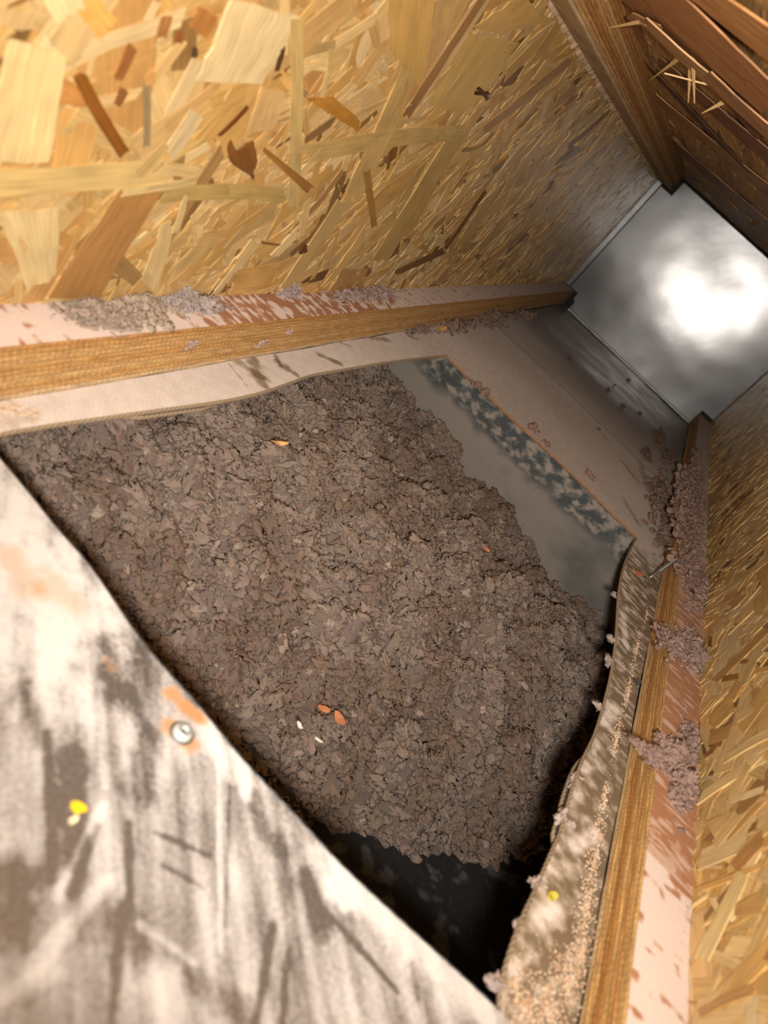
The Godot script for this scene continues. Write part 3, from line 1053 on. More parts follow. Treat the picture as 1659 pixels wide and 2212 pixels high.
func duct() -> void:
	var w := 1024
	var h := 256
	var a := noise_bytes(w, h, 0.012, 5, 61)
	var b := noise_bytes(w, h, 0.05, 5, 62)
	var c := noise_bytes(w, h, 0.3, 2, 63)
	var px := PackedByteArray()
	px.resize(w * h * 3)
	for j in h:
		var v := float(j) / h      # 0 at the top
		for i in w:
			var k := j * w + i
			var u := float(i) / w
			# bare dark metal with pale blotches high up, a felt of dust lower down
			var felt := smoothstep(0.10, 0.22, v + (a[k] / 127.5 - 1.0) * 0.10) * (1.0 - 0.55 * smoothstep(0.5, 0.8, u + (a[k] / 127.5 - 1.0) * 0.2))
			var blot := smoothstep(0.30, 0.74, b[k] / 255.0 + 0.12 * (a[k] / 127.5 - 1.0) + 0.10 * (c[k] / 127.5 - 1.0))
			var t := clampf(maxf(felt * 0.8, blot * 0.95 * (1.0 - felt)) + (c[k] / 127.5 - 1.0) * 0.05, 0.0, 1.0)
			var col := Color("3a3d3b").lerp(Color("938576"), t)
			px[k * 3] = int(col.r * 255.0)
			px[k * 3 + 1] = int(col.g * 255.0)
			px[k * 3 + 2] = int(col.b * 255.0)
	var wall := StandardMaterial3D.new()
	wall.albedo_texture = ImageTexture.create_from_image(Image.create_from_data(w, h, false, Image.FORMAT_RGB8, px))
	wall.roughness = 0.55
	wall.metallic = 0.1
	# the bottom: black with pale smears
	var fl := noise_bytes(512, 512, 0.06, 4, 64)
	var sp := noise_bytes(512, 512, 0.35, 2, 65)
	px = PackedByteArray()
	px.resize(512 * 512 * 3)
	for k in 512 * 512:
		var t := 0.30 * smoothstep(0.62, 0.74, fl[k] / 255.0) + 0.12 * smoothstep(0.66, 0.8, sp[k] / 255.0)
		var col := Color("1d1c1c").lerp(Color("b9b6b4"), t)
		px[k * 3] = int(col.r * 255.0)
		px[k * 3 + 1] = int(col.g * 255.0)
		px[k * 3 + 2] = int(col.b * 255.0)
	var bottom := StandardMaterial3D.new()
	bottom.albedo_texture = ImageTexture.create_from_image(Image.create_from_data(512, 512, false, Image.FORMAT_RGB8, px))
	bottom.roughness = 0.7

	var d := thing("air_duct", "dark metal duct below the hole, its far side mottled with grey dust", "duct")
	var xa := -2.2
	var xb := 2.2
	var za := -0.35
	var zb := -3.62
	var st := Build.new()
	st.quad(at(xa, -1.03, zb), at(xb, -1.03, zb), at(xb, DUCT, zb), at(xa, DUCT, zb), Vector3.BACK, Color.WHITE, Vector2(0, 0), Vector2(1, 0), Vector2(1, 1), Vector2(0, 1))
	st.quad(at(xa, -1.03, zb - 0.01), at(xb, -1.03, zb - 0.01), at(xb, DUCT, zb - 0.01), at(xa, DUCT, zb - 0.01), Vector3.FORWARD)
	obj("far_side", st.mesh(), wall, d)
	st = Build.new()
	st.box(at(xa, DUCT - 0.02, zb - 0.01), at(xb, DUCT, za + 0.01))
	obj("bottom", st.mesh(), bottom, d)
	st = Build.new()
	st.box(at(xa, DUCT, za), at(xb, -1.03, za + 0.01))
	st.box(at(xa - 0.01, DUCT, zb), at(xa, -1.03, za))
	st.box(at(xb, DUCT, zb), at(xb + 0.01, -1.03, za))
	obj("side", st.mesh(), M.dull, d)

	# the duct's own top plate, cut along the same line; it shows where it stands further in
	var top := Build.new()
	var low := func(_x: float, _z: float) -> float: return -1.026
	var ll := PackedVector2Array()
	for p in rim_left:
		ll.append(p + Vector2(-0.026 + 0.020 * smoothstep(-1.36, -1.46, p.y) * smoothstep(-1.80, -1.66, p.y), 0))
	var rr := PackedVector2Array()
	for p in rim_right:
		rr.append(p + Vector2(0.022 - 0.023 * smoothstep(-1.40, -1.48, p.y) * smoothstep(-1.92, -1.70, p.y), 0))
	for side in [[ll, xa], [rr, xb]]:
		var pts := PackedVector3Array()
		var uvs := PackedVector2Array()
		var line: PackedVector2Array = side[0]
		for k in range(0, line.size(), 4):
			for j in 2:
				pts.append(at(line[k].x if j == 0 else side[1], -1.026, line[k].y))
				uvs.append(Vector2(j, k * 0.01))
		top.grid(pts, uvs, 2, pts.size() / 2, Vector3.UP)
	top.box(at(xa, -1.034, rim_left[0].y + 0.06), at(xb, -1.026, za))
	obj("top_plate", top.mesh(), M.dull, d)
	obj("cut_edge", cut_edge(ll, low, Vector2(1, 0), 0.014, 0.017), M.edge, d)
	obj("cut_edge", cut_edge(rr, low, Vector2(-1, 0), 0.014, 0.017), M.edge, d)


# ---------------------------------------------------------------- insulation

func pile(x: float, z: float) -> float:
	var b := -1.27 - 0.145 * (x + 0.8) + 0.02 * (z + 2.0)
	b += 0.05 * noise.get_noise_2d(x * 2.6 + 7.0, z * 2.6)
	# a gully in front of the far side and a ridge left of it
	b -= 0.05 * smoothstep(-2.75, -3.1, z + 0.35 * x)
	b += 0.05 * smoothstep(-0.9, -0.4, -absf(z + 2.6 + 0.5 * x) * 2.2)
	var e := ((x - 0.50) * 0.68 + (z + 1.83) * 0.73) + 0.025 + 0.05 * noise.get_noise_2d(x * 4.0, z * 4.0) + 0.03 * noise.get_noise_2d(x * 13.0, z * 13.0)
	var f := smoothstep(0.03, -0.75, e)
	return lerpf(DUCT - 0.03, b, pow(f, 0.55))


func lumps(x: float, z: float) -> float:
	var wx := x + 0.03 * noise.get_noise_2d(x * 11.0, z * 11.0 + 50.0)
	var wz := z + 0.03 * noise.get_noise_2d(x * 11.0 + 90.0, z * 11.0)
	var a := noise.get_noise_2d(x * 7.0, z * 7.0)
	var b := 0.5 + cells.get_noise_2d(wx * 12.0, wz * 12.0)
	var c := 0.5 + cells.get_noise_2d(wx * 30.0 + 30.0, wz * 30.0)
	var d := noise.get_noise_2d(x * 80.0, z * 80.0)
	var deep := smoothstep(DUCT - 0.02, DUCT + 0.14, pile(x, z))
	return deep * (0.06 * a + 0.115 * (0.5 - b * b) + 0.045 * (0.5 - c * c) + 0.008 * d)


func crumb(sd: int, flat: float, spiky: float, long := 1.0) -> ArrayMesh:
	var r := RandomNumberGenerator.new()
	r.seed = sd
	var st := Build.new()
	var w := 15
	var h := 10
	var pts := PackedVector3Array()
	var uvs := PackedVector2Array()
	for j in h:
		for i in w:
			var a := TAU * i / (w - 1)
			var b := PI * j / (h - 1)
			var d := Vector3(sin(b) * cos(a), cos(b) * flat, sin(b) * sin(a))
			var k := 1.0 + spiky * (0.55 * noise.get_noise_3d(d.x * 1.3 + sd * 10.0, d.y * 1.3, d.z * 1.3) + 0.45 * noise.get_noise_3d(d.x * 3.2 + sd * 10.0, d.y * 3.2, d.z * 3.2) - 0.4 * absf(noise.get_noise_3d(d.x * 6.0 + sd * 10.0, d.y * 6.0, d.z * 6.0)))
			var q := d * k
			q.z += 0.25 * (long - 1.0) * (q.x * q.x - 0.4)
			q.x *= long
			pts.append(q)
			uvs.append(Vector2(0, 0))
	for j in h:
		for i in w:
			var du := pts[j * w + (i + 1) % (w - 1)] - pts[j * w + (i - 1 + w - 1) % (w - 1)]
			var dv := pts[mini(j + 1, h - 1) * w + i] - pts[maxi(j - 1, 0) * w + i]
			var nn := du.cross(dv).normalized()
			var p := pts[j * w + i]
			if nn.length() < 0.5:
				nn = p.normalized()
			if nn.dot(p) < 0.0:
				nn = -nn
			st.corner(p, nn, uvs[0], Color.WHITE)
	for j in h - 1:
		for i in w - 1:
			var q := j * w + i
			for f in [[q, q + 1, q + w + 1], [q, q + w + 1, q + w]]:
				var nn := (pts[f[2]] - pts[f[0]]).cross(pts[f[1]] - pts[f[0]])
				if nn.dot(pts[f[0]] + pts[f[1]] + pts[f[2]]) >= 0.0:
					st.i.append_array(PackedInt32Array(f))
				else:
					st.i.append_array(PackedInt32Array([f[0], f[2], f[1]]))
	return st.mesh()


func curl(sd: int, wide: float, turns: float) -> ArrayMesh:
	var r := RandomNumberGenerator.new()
	r.seed = sd
	var st := Build.new()
	var n := 7
	var pts := PackedVector3Array()
	var uvs := PackedVector2Array()
	var p := Vector3(-1, 0, 0)
	var yaw := 0.0
	var pitch := r.randf_range(0.2, 0.9)
	for i in n:
		var ww := wide * (0.35 + 0.65 * sin(PI * (i + 0.6) / n)) * r.randf_range(0.7, 1.3)
		var d := Vector3(cos(yaw) * cos(pitch), sin(pitch), sin(yaw) * cos(pitch))
		var s := d.cross(Vector3.UP).normalized().rotated(d, r.randf_range(-0.5, 0.5))
		pts.append(p - s * ww)
		pts.append(p + Vector3.UP * ww * 0.5)
		pts.append(p + s * ww)
		for q in 3:
			uvs.append(Vector2(q, i))
		p += d * 2.0 / n
		yaw += turns * r.randf_range(-0.2, 1.0)
		pitch -= r.randf_range(0.05, 0.5)
	st.grid(pts, uvs, 3, n, Vector3.UP)
	return st.mesh()


# a tuft of loose fibres
func fuzz(sd: int, hairs: int) -> ArrayMesh:
	var r := RandomNumberGenerator.new()
	r.seed = sd
	var st := Build.new()
	for k in hairs:
		var d := Vector3(r.randfn(0, 1), absf(r.randfn(0, 0.7)), r.randfn(0, 1)).normalized()
		var p := Vector3(r.randfn(0, 0.35), r.randfn(0, 0.15), r.randfn(0, 0.35))
		var l := r.randf_range(0.25, 0.75)
		var s := d.cross(Vector3(r.randfn(0, 1), r.randfn(0, 1), r.randfn(0, 1))).normalized() * r.randf_range(0.010, 0.024)
		var bend := Vector3(r.randfn(0, 0.3), -0.2, r.randfn(0, 0.3)) * l
		var m := p + d * l * 0.5
		var e := p + d * l + bend
		st.quad(p - s, m - s, m + s, p + s, d.cross(s))
		st.quad(m - s, e, e + s * 0.2, m + s, d.cross(s))
	return st.mesh()


var bits: Array[ArrayMesh] = []


# strews copies of the lint meshes; each spot is [place, size, colour]
func strew(called: String, parent: Node, spots: Array, kinds: Array) -> void:
	for kind in kinds.size():
		var mine := []
		for k in range(kind, spots.size(), kinds.size()):
			mine.append(spots[k])
		if mine.is_empty():
			continue
		var mm := MultiMesh.new()
		mm.transform_format = MultiMesh.TRANSFORM_3D
		mm.use_colors = true
		mm.mesh = bits[kinds[kind]]
		mm.instance_count = mine.size()
		for k in mine.size():
			var s: Array = mine[k]
			var b := Basis(Vector3.UP, rng.randf() * TAU) * Basis(Vector3.RIGHT, rng.randfn(0.0, 0.5)) * Basis(Vector3.BACK, rng.randfn(0.0, 0.5))
			var z: float = s[1] * H
			mm.set_instance_transform(k, Transform3D(b.scaled(Vector3(z, z, z)), s[0]))
			mm.set_instance_color(k, s[2])
		var o := MultiMeshInstance3D.new()
		o.name = numbered(called, parent)
		o.multimesh = mm
		o.material_override = M.lint
		o.set_meta("kind", "stuff")
		parent.add_child(o, true)


func lint(base: String, spread := 0.12) -> Color:
	var c := lin(base)
	var k := 1.0 + rng.randf_range(-spread, spread)
	return Color(c.r * k * rng.randf_range(0.97, 1.05), c.g * k, c.b * k * rng.randf_range(0.94, 1.04))


func insulation() -> void:
	for k in 8:
		bits.append(crumb(100 + k, 0.8, 0.9, 1.0 if k < 4 else 1.9))
	for k in 2:
		bits.append(curl(200 + k, 0.16, 0.8))
	for k in 3:
		bits.append(fuzz(300 + k, 56))

	var heap := Node3D.new()
	heap.name = "loose_insulation"
	add_child(heap, true)
	tag(heap, "heap of loose grey-brown fluffy insulation filling the duct below the hole", "insulation", "", "stuff")
	var st := Build.new()
	var nx := 380
	var nz := 440
	var pts := PackedVector3Array()
	var uvs := PackedVector2Array()
	var cols := PackedColorArray()
	var tone := lin("6c5d52")
	for j in nz:
		var z := lerpf(-0.5, -3.615, float(j) / (nz - 1))
		for i in nx:
			var x := lerpf(-1.3, 1.45, float(i) / (nx - 1))
			var l := lumps(x, z)
			pts.append(at(x, pile(x, z) + l, z))
			uvs.append(Vector2(x, z))
			cols.append(tone)
	st.grid(pts, uvs, nx, nz, Vector3.UP, Color.WHITE, cols)
	var bed := obj("bed", st.mesh(), M.lint, heap)
	bed.set_meta("kind", "stuff")
	var spots := []
	for k in 90000:
		var x := rng.randf_range(-1.1, 1.3)
		var z := rng.randf_range(-0.7, -3.6)
		var y := pile(x, z)
		if y < DUCT + 0.004:
			continue
		var l := lumps(x, z)
		var s := rng.randf_range(0.0044, 0.0104)
		if k % 12 in [2, 5, 8, 11]:
			s *= 2.0
		var tint := "7c6b5e" if noise.get_noise_2d(x * 3.0, z * 3.0 + 30.0) > -0.1 else "705d4f"
		if rng.randf() < 0.03:
			tint = "8f7e71"
		spots.append([at(x, y + l + s * rng.randf_range(-0.5, 0.15), z), s, lint(tint)])
	strew("shreds", heap, spots, [0, 4, 10, 1, 5, 11, 2, 6, 12, 3, 7, 11])


# a heap of lint on a flat place; the spots follow a list of [x, z, half width, half length, height, how many]
func clump(label: String, surface: float, places: Array, base: String, group := "", sized := 0.0062) -> void:
	var o := thing("insulation_clump", label, "insulation", group)
	o.set_meta("kind", "stuff")
	var spots := []
	for p in places:
		for k in int(p[5] * 2.2):
			var a := rng.randf() * TAU
			var r := minf(absf(rng.randfn(0.0, 0.52)), 1.15)
			var x: float = p[0] + cos(a) * r * p[2] * (1.0 + 0.4 * noise.get_noise_2d(a * 2.0, p[1] * 9.0))
			var z: float = p[1] + sin(a) * r * p[3] * (1.0 + 0.4 * noise.get_noise_2d(a * 2.0 + 9.0, p[1] * 9.0))
			var h: float = p[4] * maxf(0.0, 1.0 - r) * rng.randf()
			var s := sized * rng.randf_range(0.5, 1.4) * (1.7 if k % 7 in [2, 4, 6] else 0.9)
			spots.append([at(x, surface + h + s * 0.25, z), s, lint(base)])
	strew("shreds", o, spots, [0, 4, 10, 5, 11, 6, 12])


func small_things() -> void:
	clump("pale insulation fluff on the left flange, the broad patch nearest the lens", TL, [
	[-0.889, -1.334, 0.05, 0.09, 0.03, 260],
	[-0.89, -1.5, 0.06, 0.1, 0.03, 300],
	[-0.849, -1.382, 0.03, 0.08, 0.02, 160]], "93816f")
	clump("pale insulation fluff against the left web, just past the broad patch", TL, [
	[-0.911, -1.681, 0.05, 0.13, 0.035, 300],
	[-0.882, -1.747, 0.03, 0.1, 0.02, 120]], "93847a")
	clump("small tuft of pink-grey lint at the foot of the left web, middle of the flange", TL, [
	[-0.919, -2.234, 0.02, 0.09, 0.05, 150]], "927f78")
	clump("brownish lint patch on the left flange beyond the tuft", TL, [
	[-0.909, -2.892, 0.05, 0.28, 0.025, 300],
	[-0.895, -2.693, 0.03, 0.2, 0.02, 120]], "8a7468")
	clump("brown lint along the far half of the left flange's foot, by the seam", -1.0, [
	[-0.808, -3.473, 0.03, 0.2, 0.02, 90],
	[-0.786, -3.995, 0.04, 0.3, 0.03, 160],
	[-0.785, -4.746, 0.06, 0.35, 0.05, 260],
	[-0.752, -5.534, 0.04, 0.3, 0.03, 120]], "7c6556", "", 0.0085)
	clump("thick brown insulation covering the far part of the right flange, around the screw", TR, [
	[0.792, -3.507, 0.06, 0.5, 0.05, 700],
	[0.796, -4.2, 0.07, 0.8, 0.06, 700],
	[0.842, -3.205, 0.05, 0.25, 0.05, 360],
	[0.697, -4.211, 0.05, 0.7, 0.05, 300],
	[0.766, -5.081, 0.05, 0.6, 0.03, 160]], "866c5e", "", 0.0085)
	clump("brown insulation spilled on the sheet beside the far right flange", -1.0, [
	[0.724, -4.114, 0.06, 0.5, 0.05, 500],
	[0.63, -4.427, 0.06, 0.5, 0.04, 260],
	[0.776, -3.842, 0.03, 0.25, 0.04, 160]], "7d6455", "", 0.0085)
	clump("dark brown insulation smear on the shiny sheet near the end cap's right corner", -1.0, [
	[0.527, -5.792, 0.05, 0.28, 0.02, 160],
	[0.62, -5.463, 0.05, 0.22, 0.02, 120],
	[0.474, -5.039, 0.04, 0.16, 0.015, 60]], "6a5444", "", 0.0085)
	clump("tuft of pinkish insulation hanging over the middle of the right flange", TR, [
	[0.751, -2.488, 0.07, 0.1, 0.04, 260],
	[0.829, -2.602, 0.05, 0.16, 0.04, 260],
	[0.862, -2.567, 0.04, 0.1, 0.04, 140]], "876e61")
	clump("roll of pinkish lint lying across the right flange in its nearer half", TR, [
	[0.722, -1.786, 0.06, 0.022, 0.04, 200],
	[0.793, -1.891, 0.05, 0.05, 0.04, 200],
	[0.837, -1.996, 0.04, 0.14, 0.04, 200],
	[0.83, -1.813, 0.05, 0.14, 0.03, 220]], "876e61", "", 0.0052)
	clump("scattered small dark lint flecks on the shiny sheet in front of the end cap", -1.0, [
	[0.092, -6.755, 0.012, 0.03, 0.004, 9],
	[0.039, -6.092, 0.007, 0.02, 0.004, 5],
	[0.028, -5.763, 0.01, 0.03, 0.004, 7],
	[0.182, -5.675, 0.01, 0.03, 0.004, 5],
	[0.312, -5.962, 0.012, 0.03, 0.004, 8],
	[-0.328, -5.598, 0.012, 0.04, 0.004, 6],
	[0.144, -4.594, 0.008, 0.02, 0.004, 4]], "5d4c42", "", 0.006)
	var rims := [
	[-0.421, -3.487, 0.03, 0.03, 0.02, 50],
	[-0.375, -3.485, 0.02, 0.03, 0.02, 30],
	[-0.099, -3.605, 0.025, 0.03, 0.02, 40],
	[-0.006, -3.577, 0.015, 0.03, 0.02, 24],
	[0.244, -3.698, 0.02, 0.03, 0.01, 20]]
	clump("brown lint tufts caught on the far cut edge of the hole", -1.0, rims, "8e7362", "", 0.007)
	clump("pale lint bits hanging from the right cut edge of the hole", -1.015, [
	[0.568, -2.803, 0.012, 0.02, 0.01, 12],
	[0.604, -2.467, 0.015, 0.03, 0.01, 14],
	[0.618, -2.331, 0.015, 0.03, 0.01, 16],
	[0.629, -2.045, 0.018, 0.02, 0.01, 18],
	[0.623, -1.668, 0.012, 0.03, 0.01, 14],
	[0.62, -1.518, 0.012, 0.02, 0.01, 12],
	[0.605, -1.284, 0.008, 0.012, 0.01, 8],
	[0.592, -1.159, 0.008, 0.012, 0.01, 8],
	[0.583, -1.017, 0.012, 0.012, 0.012, 18]], "a08f84", "", 0.0052)
	face_lint()
	sawdust("pale orange sawdust along the foot of the right flange", -1.0, [
	[0.715, -2.853, 0.008, 0.2, 0.006, 160],
	[0.705, -2.548, 0.01, 0.2, 0.006, 180],
	[0.708, -2.22, 0.01, 0.16, 0.006, 200],
	[0.703, -1.947, 0.012, 0.14, 0.008, 260],
	[0.704, -1.693, 0.014, 0.13, 0.008, 320],
	[0.713, -1.481, 0.016, 0.1, 0.01, 340],
	[0.716, -1.329, 0.018, 0.08, 0.012, 420],
	[0.722, -1.213, 0.022, 0.06, 0.012, 420]])
	sawdust("orange sawdust heap in the near right corner of the hole", -1.0, [
	[0.683, -1.042, 0.05, 0.06, 0.018, 900],
	[0.638, -1.011, 0.03, 0.04, 0.012, 400],
	[0.71, -1.136, 0.03, 0.05, 0.014, 500],
	[0.609, -1.032, 0.012, 0.02, 0.012, 120]])
	sawdust("pale sawdust on the sheet under the left flange at the picture's left edge", -1.0, [
	[-0.789, -1.112, 0.03, 0.05, 0.014, 500],
	[-0.768, -1.147, 0.02, 0.03, 0.01, 200],
	[-0.785, -1.045, 0.05, 0.06, 0.016, 400]])
	screws()
	chips()


func face_lint() -> void:
	for q in [
	[-1.655, -0.907, 0.012, "largest of the pinkish lint tufts stuck to the left flange's laminated edge"],
	[-2.028, -0.939, 0.012, "pinkish lint tuft on the left flange's laminated edge, next beyond the largest"],
	[-2.16, -0.908, 0.008, "faint pinkish lint tuft high on the left flange's laminated edge"]]:
		var o := thing("lint_tuft", q[3], "lint")
		o.set_meta("kind", "stuff")
		var spots := []
		for k in 50:
			spots.append([at(XL + rng.randf() * 0.004, q[1] + rng.randfn(0.0, 0.5) * q[2], q[0] + rng.randfn(0.0, 0.8) * q[2]), rng.randf_range(0.003, 0.006), lint("a08678")])
		strew("shreds", o, spots, [0, 10, 1, 11])


func sawdust(label: String, surface: float, places: Array) -> void:
	var o := thing("sawdust", label, "sawdust")
	o.set_meta("kind", "stuff")
	var spots := []
	for p in places:
		for k in int(p[5] * 0.9):
			var a := rng.randf() * TAU
			var r := rng.randfn(0.0, 0.8)
			var h: float = 0.5 * p[4] * maxf(0.0, 1.0 - absf(r)) * rng.randf()
			var s := rng.randf_range(0.0008, 0.0022)
			var x: float = p[0] + cos(a) * r * p[2]
			var z: float = p[1] + sin(a) * r * p[3]
			if z < along_x(rim_near, x) and x < along(rim_right, z) + 0.006 and x > along(rim_left, z) - 0.006:
				continue   # that one fell through the hole
			spots.append([at(x, surface + 0.001 + h, z), s, lint(["cfae8c", "d6bd9f", "bd926c", "d8c8b2"][rng.randi() % 4], 0.1)])
	strew("grains", o, spots, [0, 1, 2, 3])


func lathe(st: Build, profile: Array, n: int, xf: Transform3D) -> void:
	var pts := PackedVector3Array()
	var uvs := PackedVector2Array()
	for i in profile.size():
		for j in n + 1:
			var a := TAU * j / n
			pts.append(xf * (Vector3(cos(a) * profile[i][0], profile[i][1], sin(a) * profile[i][0]) * H))
			uvs.append(Vector2(j, i))
	var k := st.v.size()
	var w := n + 1
	for i in profile.size():
		for j in w:
			var dx := pts[i * w + (j + 1) % n] - pts[i * w + (j - 1 + n) % n]
			var dy := pts[mini(i + 1, profile.size() - 1) * w + j] - pts[maxi(i - 1, 0) * w + j]
			var nn := dy.cross(dx).normalized()
			var mid := xf * Vector3(0, profile[i][1] * H, 0)
			if nn.length() < 0.5:
				nn = xf.basis.y.normalized()
			elif nn.dot(pts[i * w + j] - mid) < 0.0 and profile[i][0] > 0.0005:
				nn = -nn
			st.corner(pts[i * w + j], nn, uvs[i * w + j], Color.WHITE)
	for i in profile.size() - 1:
		for j in n:
			var q := k + i * w + j
			for f in [[q, q + 1, q + w + 1], [q, q + w + 1, q + w]]:
				var nn := (st.v[f[2]] - st.v[f[0]]).cross(st.v[f[1]] - st.v[f[0]])
				if nn.dot(st.n[f[0]] + st.n[f[1]] + st.n[f[2]]) >= 0.0:
					st.i.append_array(PackedInt32Array(f))
				else:
					st.i.append_array(PackedInt32Array([f[0], f[2], f[1]]))


func screws() -> void:
	# the long screw lying over the foot of the right flange
	var s := thing("screw", "long grey threaded screw sticking out of the insulation by the right flange", "screw")
	var qt: Array = [
	[0.685, -3.177]][0]
	var qh: Array = [
	[0.716, -3.285]][0]
	var tip := at(qt[0], -0.985, qt[1])
	var head := at(qh[0], TR + 0.012, qh[1])
	var y := (head - tip).normalized()
	var x := y.cross(Vector3.UP).normalized()
	var xf := Transform3D(Basis(x, y, x.cross(y)), tip)
	var l := tip.distance_to(head) / H
	var prof := [[0.0002, 0.0], [0.0055, 0.012]]
	var shank := Build.new()
	lathe(shank, prof + [[0.0065, 0.02], [0.0065, l]], 10, xf)
	obj("shank", shank.mesh(), M.screw, s)
	var thread := Build.new()
	var pts := PackedVector3Array()
	var uvs := PackedVector2Array()
	var turns := 17
	for k in turns * 10 + 1:
		var a := TAU * k / 10.0
		var yy := lerpf(l * 0.35, l, k / (turns * 10.0))
		for r in 3:
			var rad: float = [0.0062, 0.0098, 0.0062][r]
			pts.append(xf * (Vector3(cos(a) * rad, yy + (r - 1) * 0.0022, sin(a) * rad) * H))
			uvs.append(Vector2(k, r))
	thread.grid(pts, uvs, 3, turns * 10 + 1, x)
	obj("thread", thread.mesh(), M.screw, s)

	# the pan head screw in the rust stain beside the hole
	var q: Array = [
	[-0.087, -0.879]][0]
	s = thing("screw", "round headed screw in a rust stain at the near edge of the hole", "screw", "", at(q[0], pan(q[0], q[1]), q[1]))
	var hd := Build.new()
	var id := Transform3D(Basis(), Vector3.ZERO)
	lathe(hd, [[0.0172, -0.004], [0.0172, 0.003], [0.0158, 0.0075], [0.012, 0.0105], [0.0065, 0.012], [0.0055, 0.0085], [0.0001, 0.0085]], 24, id)
	obj("head", hd.mesh(), plain("c3c6bf", 0.5, 0.35), s)
	var ws := Build.new()
	lathe(ws, [[0.0215, -0.004], [0.0215, 0.0012], [0.0165, 0.0016]], 24, id)
	obj("washer", ws.mesh(), M.dull, s)


# a thin ragged chip lying at a place
func chip(called: String, label: String, category: String, group: String, where: Vector3, l: float, wd: float, turn: float, tilt: float, mat: Material, thick := 0.003) -> void:
	var st := Build.new()
	var n := 9
	var up := PackedVector3Array()
	for k in n:
		var a := TAU * k / n
		var r := rng.randf_range(0.65, 1.1)
		up.append(Vector3(cos(a) * r * l * 0.5, thick + 0.12 * l * cos(a) * cos(a), sin(a) * r * wd * 0.5) * H)
	var drop := Vector3(0, -thick * H, 0)
	var mid := Vector3(0, thick * H, 0)
	for k in n:
		var b := up[(k + 1) % n]
		st.quad(mid, up[k], b, b.lerp(mid, 0.5), Vector3.UP)
		st.quad(mid + drop, up[k] + drop, b + drop, b.lerp(mid, 0.5) + drop, Vector3.DOWN)
		st.quad(up[k], b, b + drop, up[k] + drop, up[k] + b)
	var o := obj(called, st.mesh(), mat)
	o.position = where
	o.rotation = Vector3(tilt, turn, 0)
	tag(o, label, category, group)


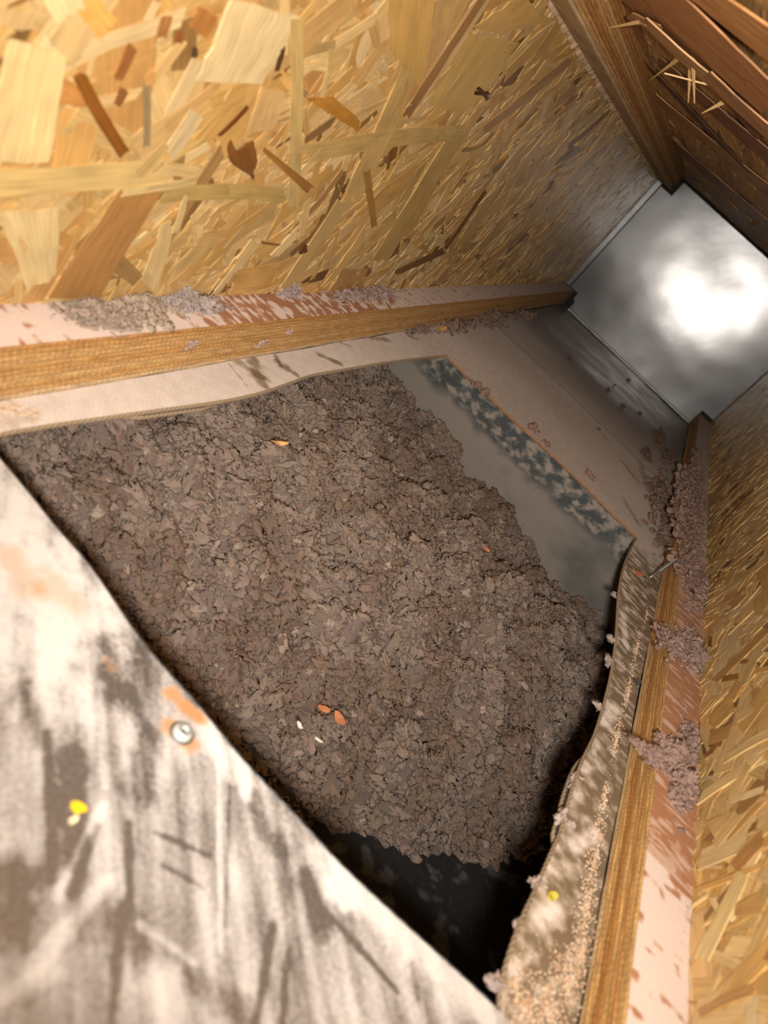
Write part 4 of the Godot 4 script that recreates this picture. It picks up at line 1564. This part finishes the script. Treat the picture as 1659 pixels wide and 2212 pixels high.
func chips() -> void:
	var orange := plain("b8764c", 0.7)
	var tan_wood := plain("d3a465", 0.7)
	var pale := plain("d8d2c8", 0.8)
	var list := [
		[[
	[0.075, -1.612]][0], 0.045, 0.022, 0.4, orange, "upper of the two orange wood chips lying on the grey insulation"],
		[[
	[0.123, -1.631]][0], 0.05, 0.034, -0.5, orange, "lower of the two orange wood chips lying on the grey insulation"],
		[[
	[-0.699, -2.435]][0], 0.075, 0.014, 1.2, tan_wood, "thin tan wood sliver standing on the insulation near the left cut edge"],
		[[
	[0.129, -3.082]][0], 0.04, 0.018, 0.3, orange, "small orange wood bit on the insulation towards the far wall"],
		[[
	[0.117, -1.516]][0], 0.034, 0.010, 0.2, pale, "pale sliver on the insulation below the orange chips"],
		[[
	[0.06, -1.5]][0], 0.026, 0.012, -0.4, pale, "short grey flake on the insulation beside the orange chips"],
	]
	for c in list:
		var x: float = c[0][0]
		var z: float = c[0][1]
		# slide along the line of sight onto the heap
		var y := -1.4
		for k in 12:
			var f := (pile(x, z) + lumps(x, z) + 0.03) / y
			x *= f
			z *= f
			y *= f
		chip("wood_chip", c[5], "wood chip", "", at(x, y + 0.025, z), c[1], c[2], c[3], 0.35, c[4])
	var q: Array = [
	[-0.102, -0.664]][0]
	chip("paint_flake", "bright yellow flake on the dusty sheet at the lower left", "flake", "", at(q[0], -0.997, q[1]), 0.024, 0.018, 0.4, 0.0, plain("f2c81e", 0.6))
	q = [
	[-0.093, -0.647]][0]
	chip("paint_flake", "pale cream flake just below the bright yellow one", "flake", "", at(q[0], -0.997, q[1]), 0.016, 0.012, 1.4, 0.0, plain("e8dcae", 0.6))
	q = [
	[0.634, -1.269]][0]
	chip("paint_flake", "olive yellow flake on the sheet by the right cut edge", "flake", "", at(q[0], -0.997, q[1]), 0.04, 0.02, 1.0, 0.0, plain("c0b040", 0.7))
	q = [
	[0.322, -0.962]][0]
	q = [
	[0.626, -3.127]][0]
	chip("wood_chip", "orange wood chip on the right strip of sheet, left of the long screw", "wood chip", "", at(q[0], -0.994, q[1]), 0.08, 0.05, 0.6, 0.0, orange)
	q = [
	[0.721, -2.313]][0]
	chip("metal_scrap", "small grey metal scrap by the foot of the right flange", "scrap", "", at(q[0], -0.99, q[1]), 0.05, 0.03, 0.9, 0.2, M.dull)
	q = [
	[0.814, -3.081]][0]
	chip("dark_scrap", "dark wiry scrap lying on the right flange beside the brown insulation", "scrap", "", at(q[0], TR + 0.01, q[1]), 0.10, 0.03, 0.9, 0.2, M.dark)
	q = [
	[-0.774, -3.702]][0]
	chip("wood_chip", "small tan splinter on the sheet at the left flange's foot, before the seam", "wood chip", "", at(q[0], -0.99, q[1]), 0.16, 0.04, 1.5, 0.0, tan_wood)
	# splinters torn from the subfloor
	var spl := thing("splinter", "pale bunch of splinters torn from the subfloor above the right side", "splinter")
	for s in [
	[-3.063, -0.631, -2.579, -0.5],
	[-2.767, -0.432, -2.614, -0.483],
	[-2.685, -0.404, -2.534, -0.472],
	[-2.629, -0.52, -2.654, -0.377],
	[-2.71, -0.756, -2.542, -0.628],
	[-2.744, -0.377, -2.796, -0.357]]:
		var st := Build.new()
		var a := on("above", s[0], s[1], 0.075)
		var b := on("above", s[2], s[3], 0.012)
		var side := (b - a).cross(Vector3.UP).normalized() * 0.008 * H
		var dn := Vector3(0, -0.004 * H, 0)
		st.quad(a, b - side, b - side + dn, a + dn, -side)
		st.quad(a, b + side, b + side + dn, a + dn, side)
		st.quad(a + dn, b - side + dn, b + side + dn, a + dn * 1.1, Vector3.DOWN)
		st.quad(a, b - side, b + side, a - dn * 0.1, Vector3.UP)
		obj("spike", st.mesh(), plain("dbb177", 0.6), spl)
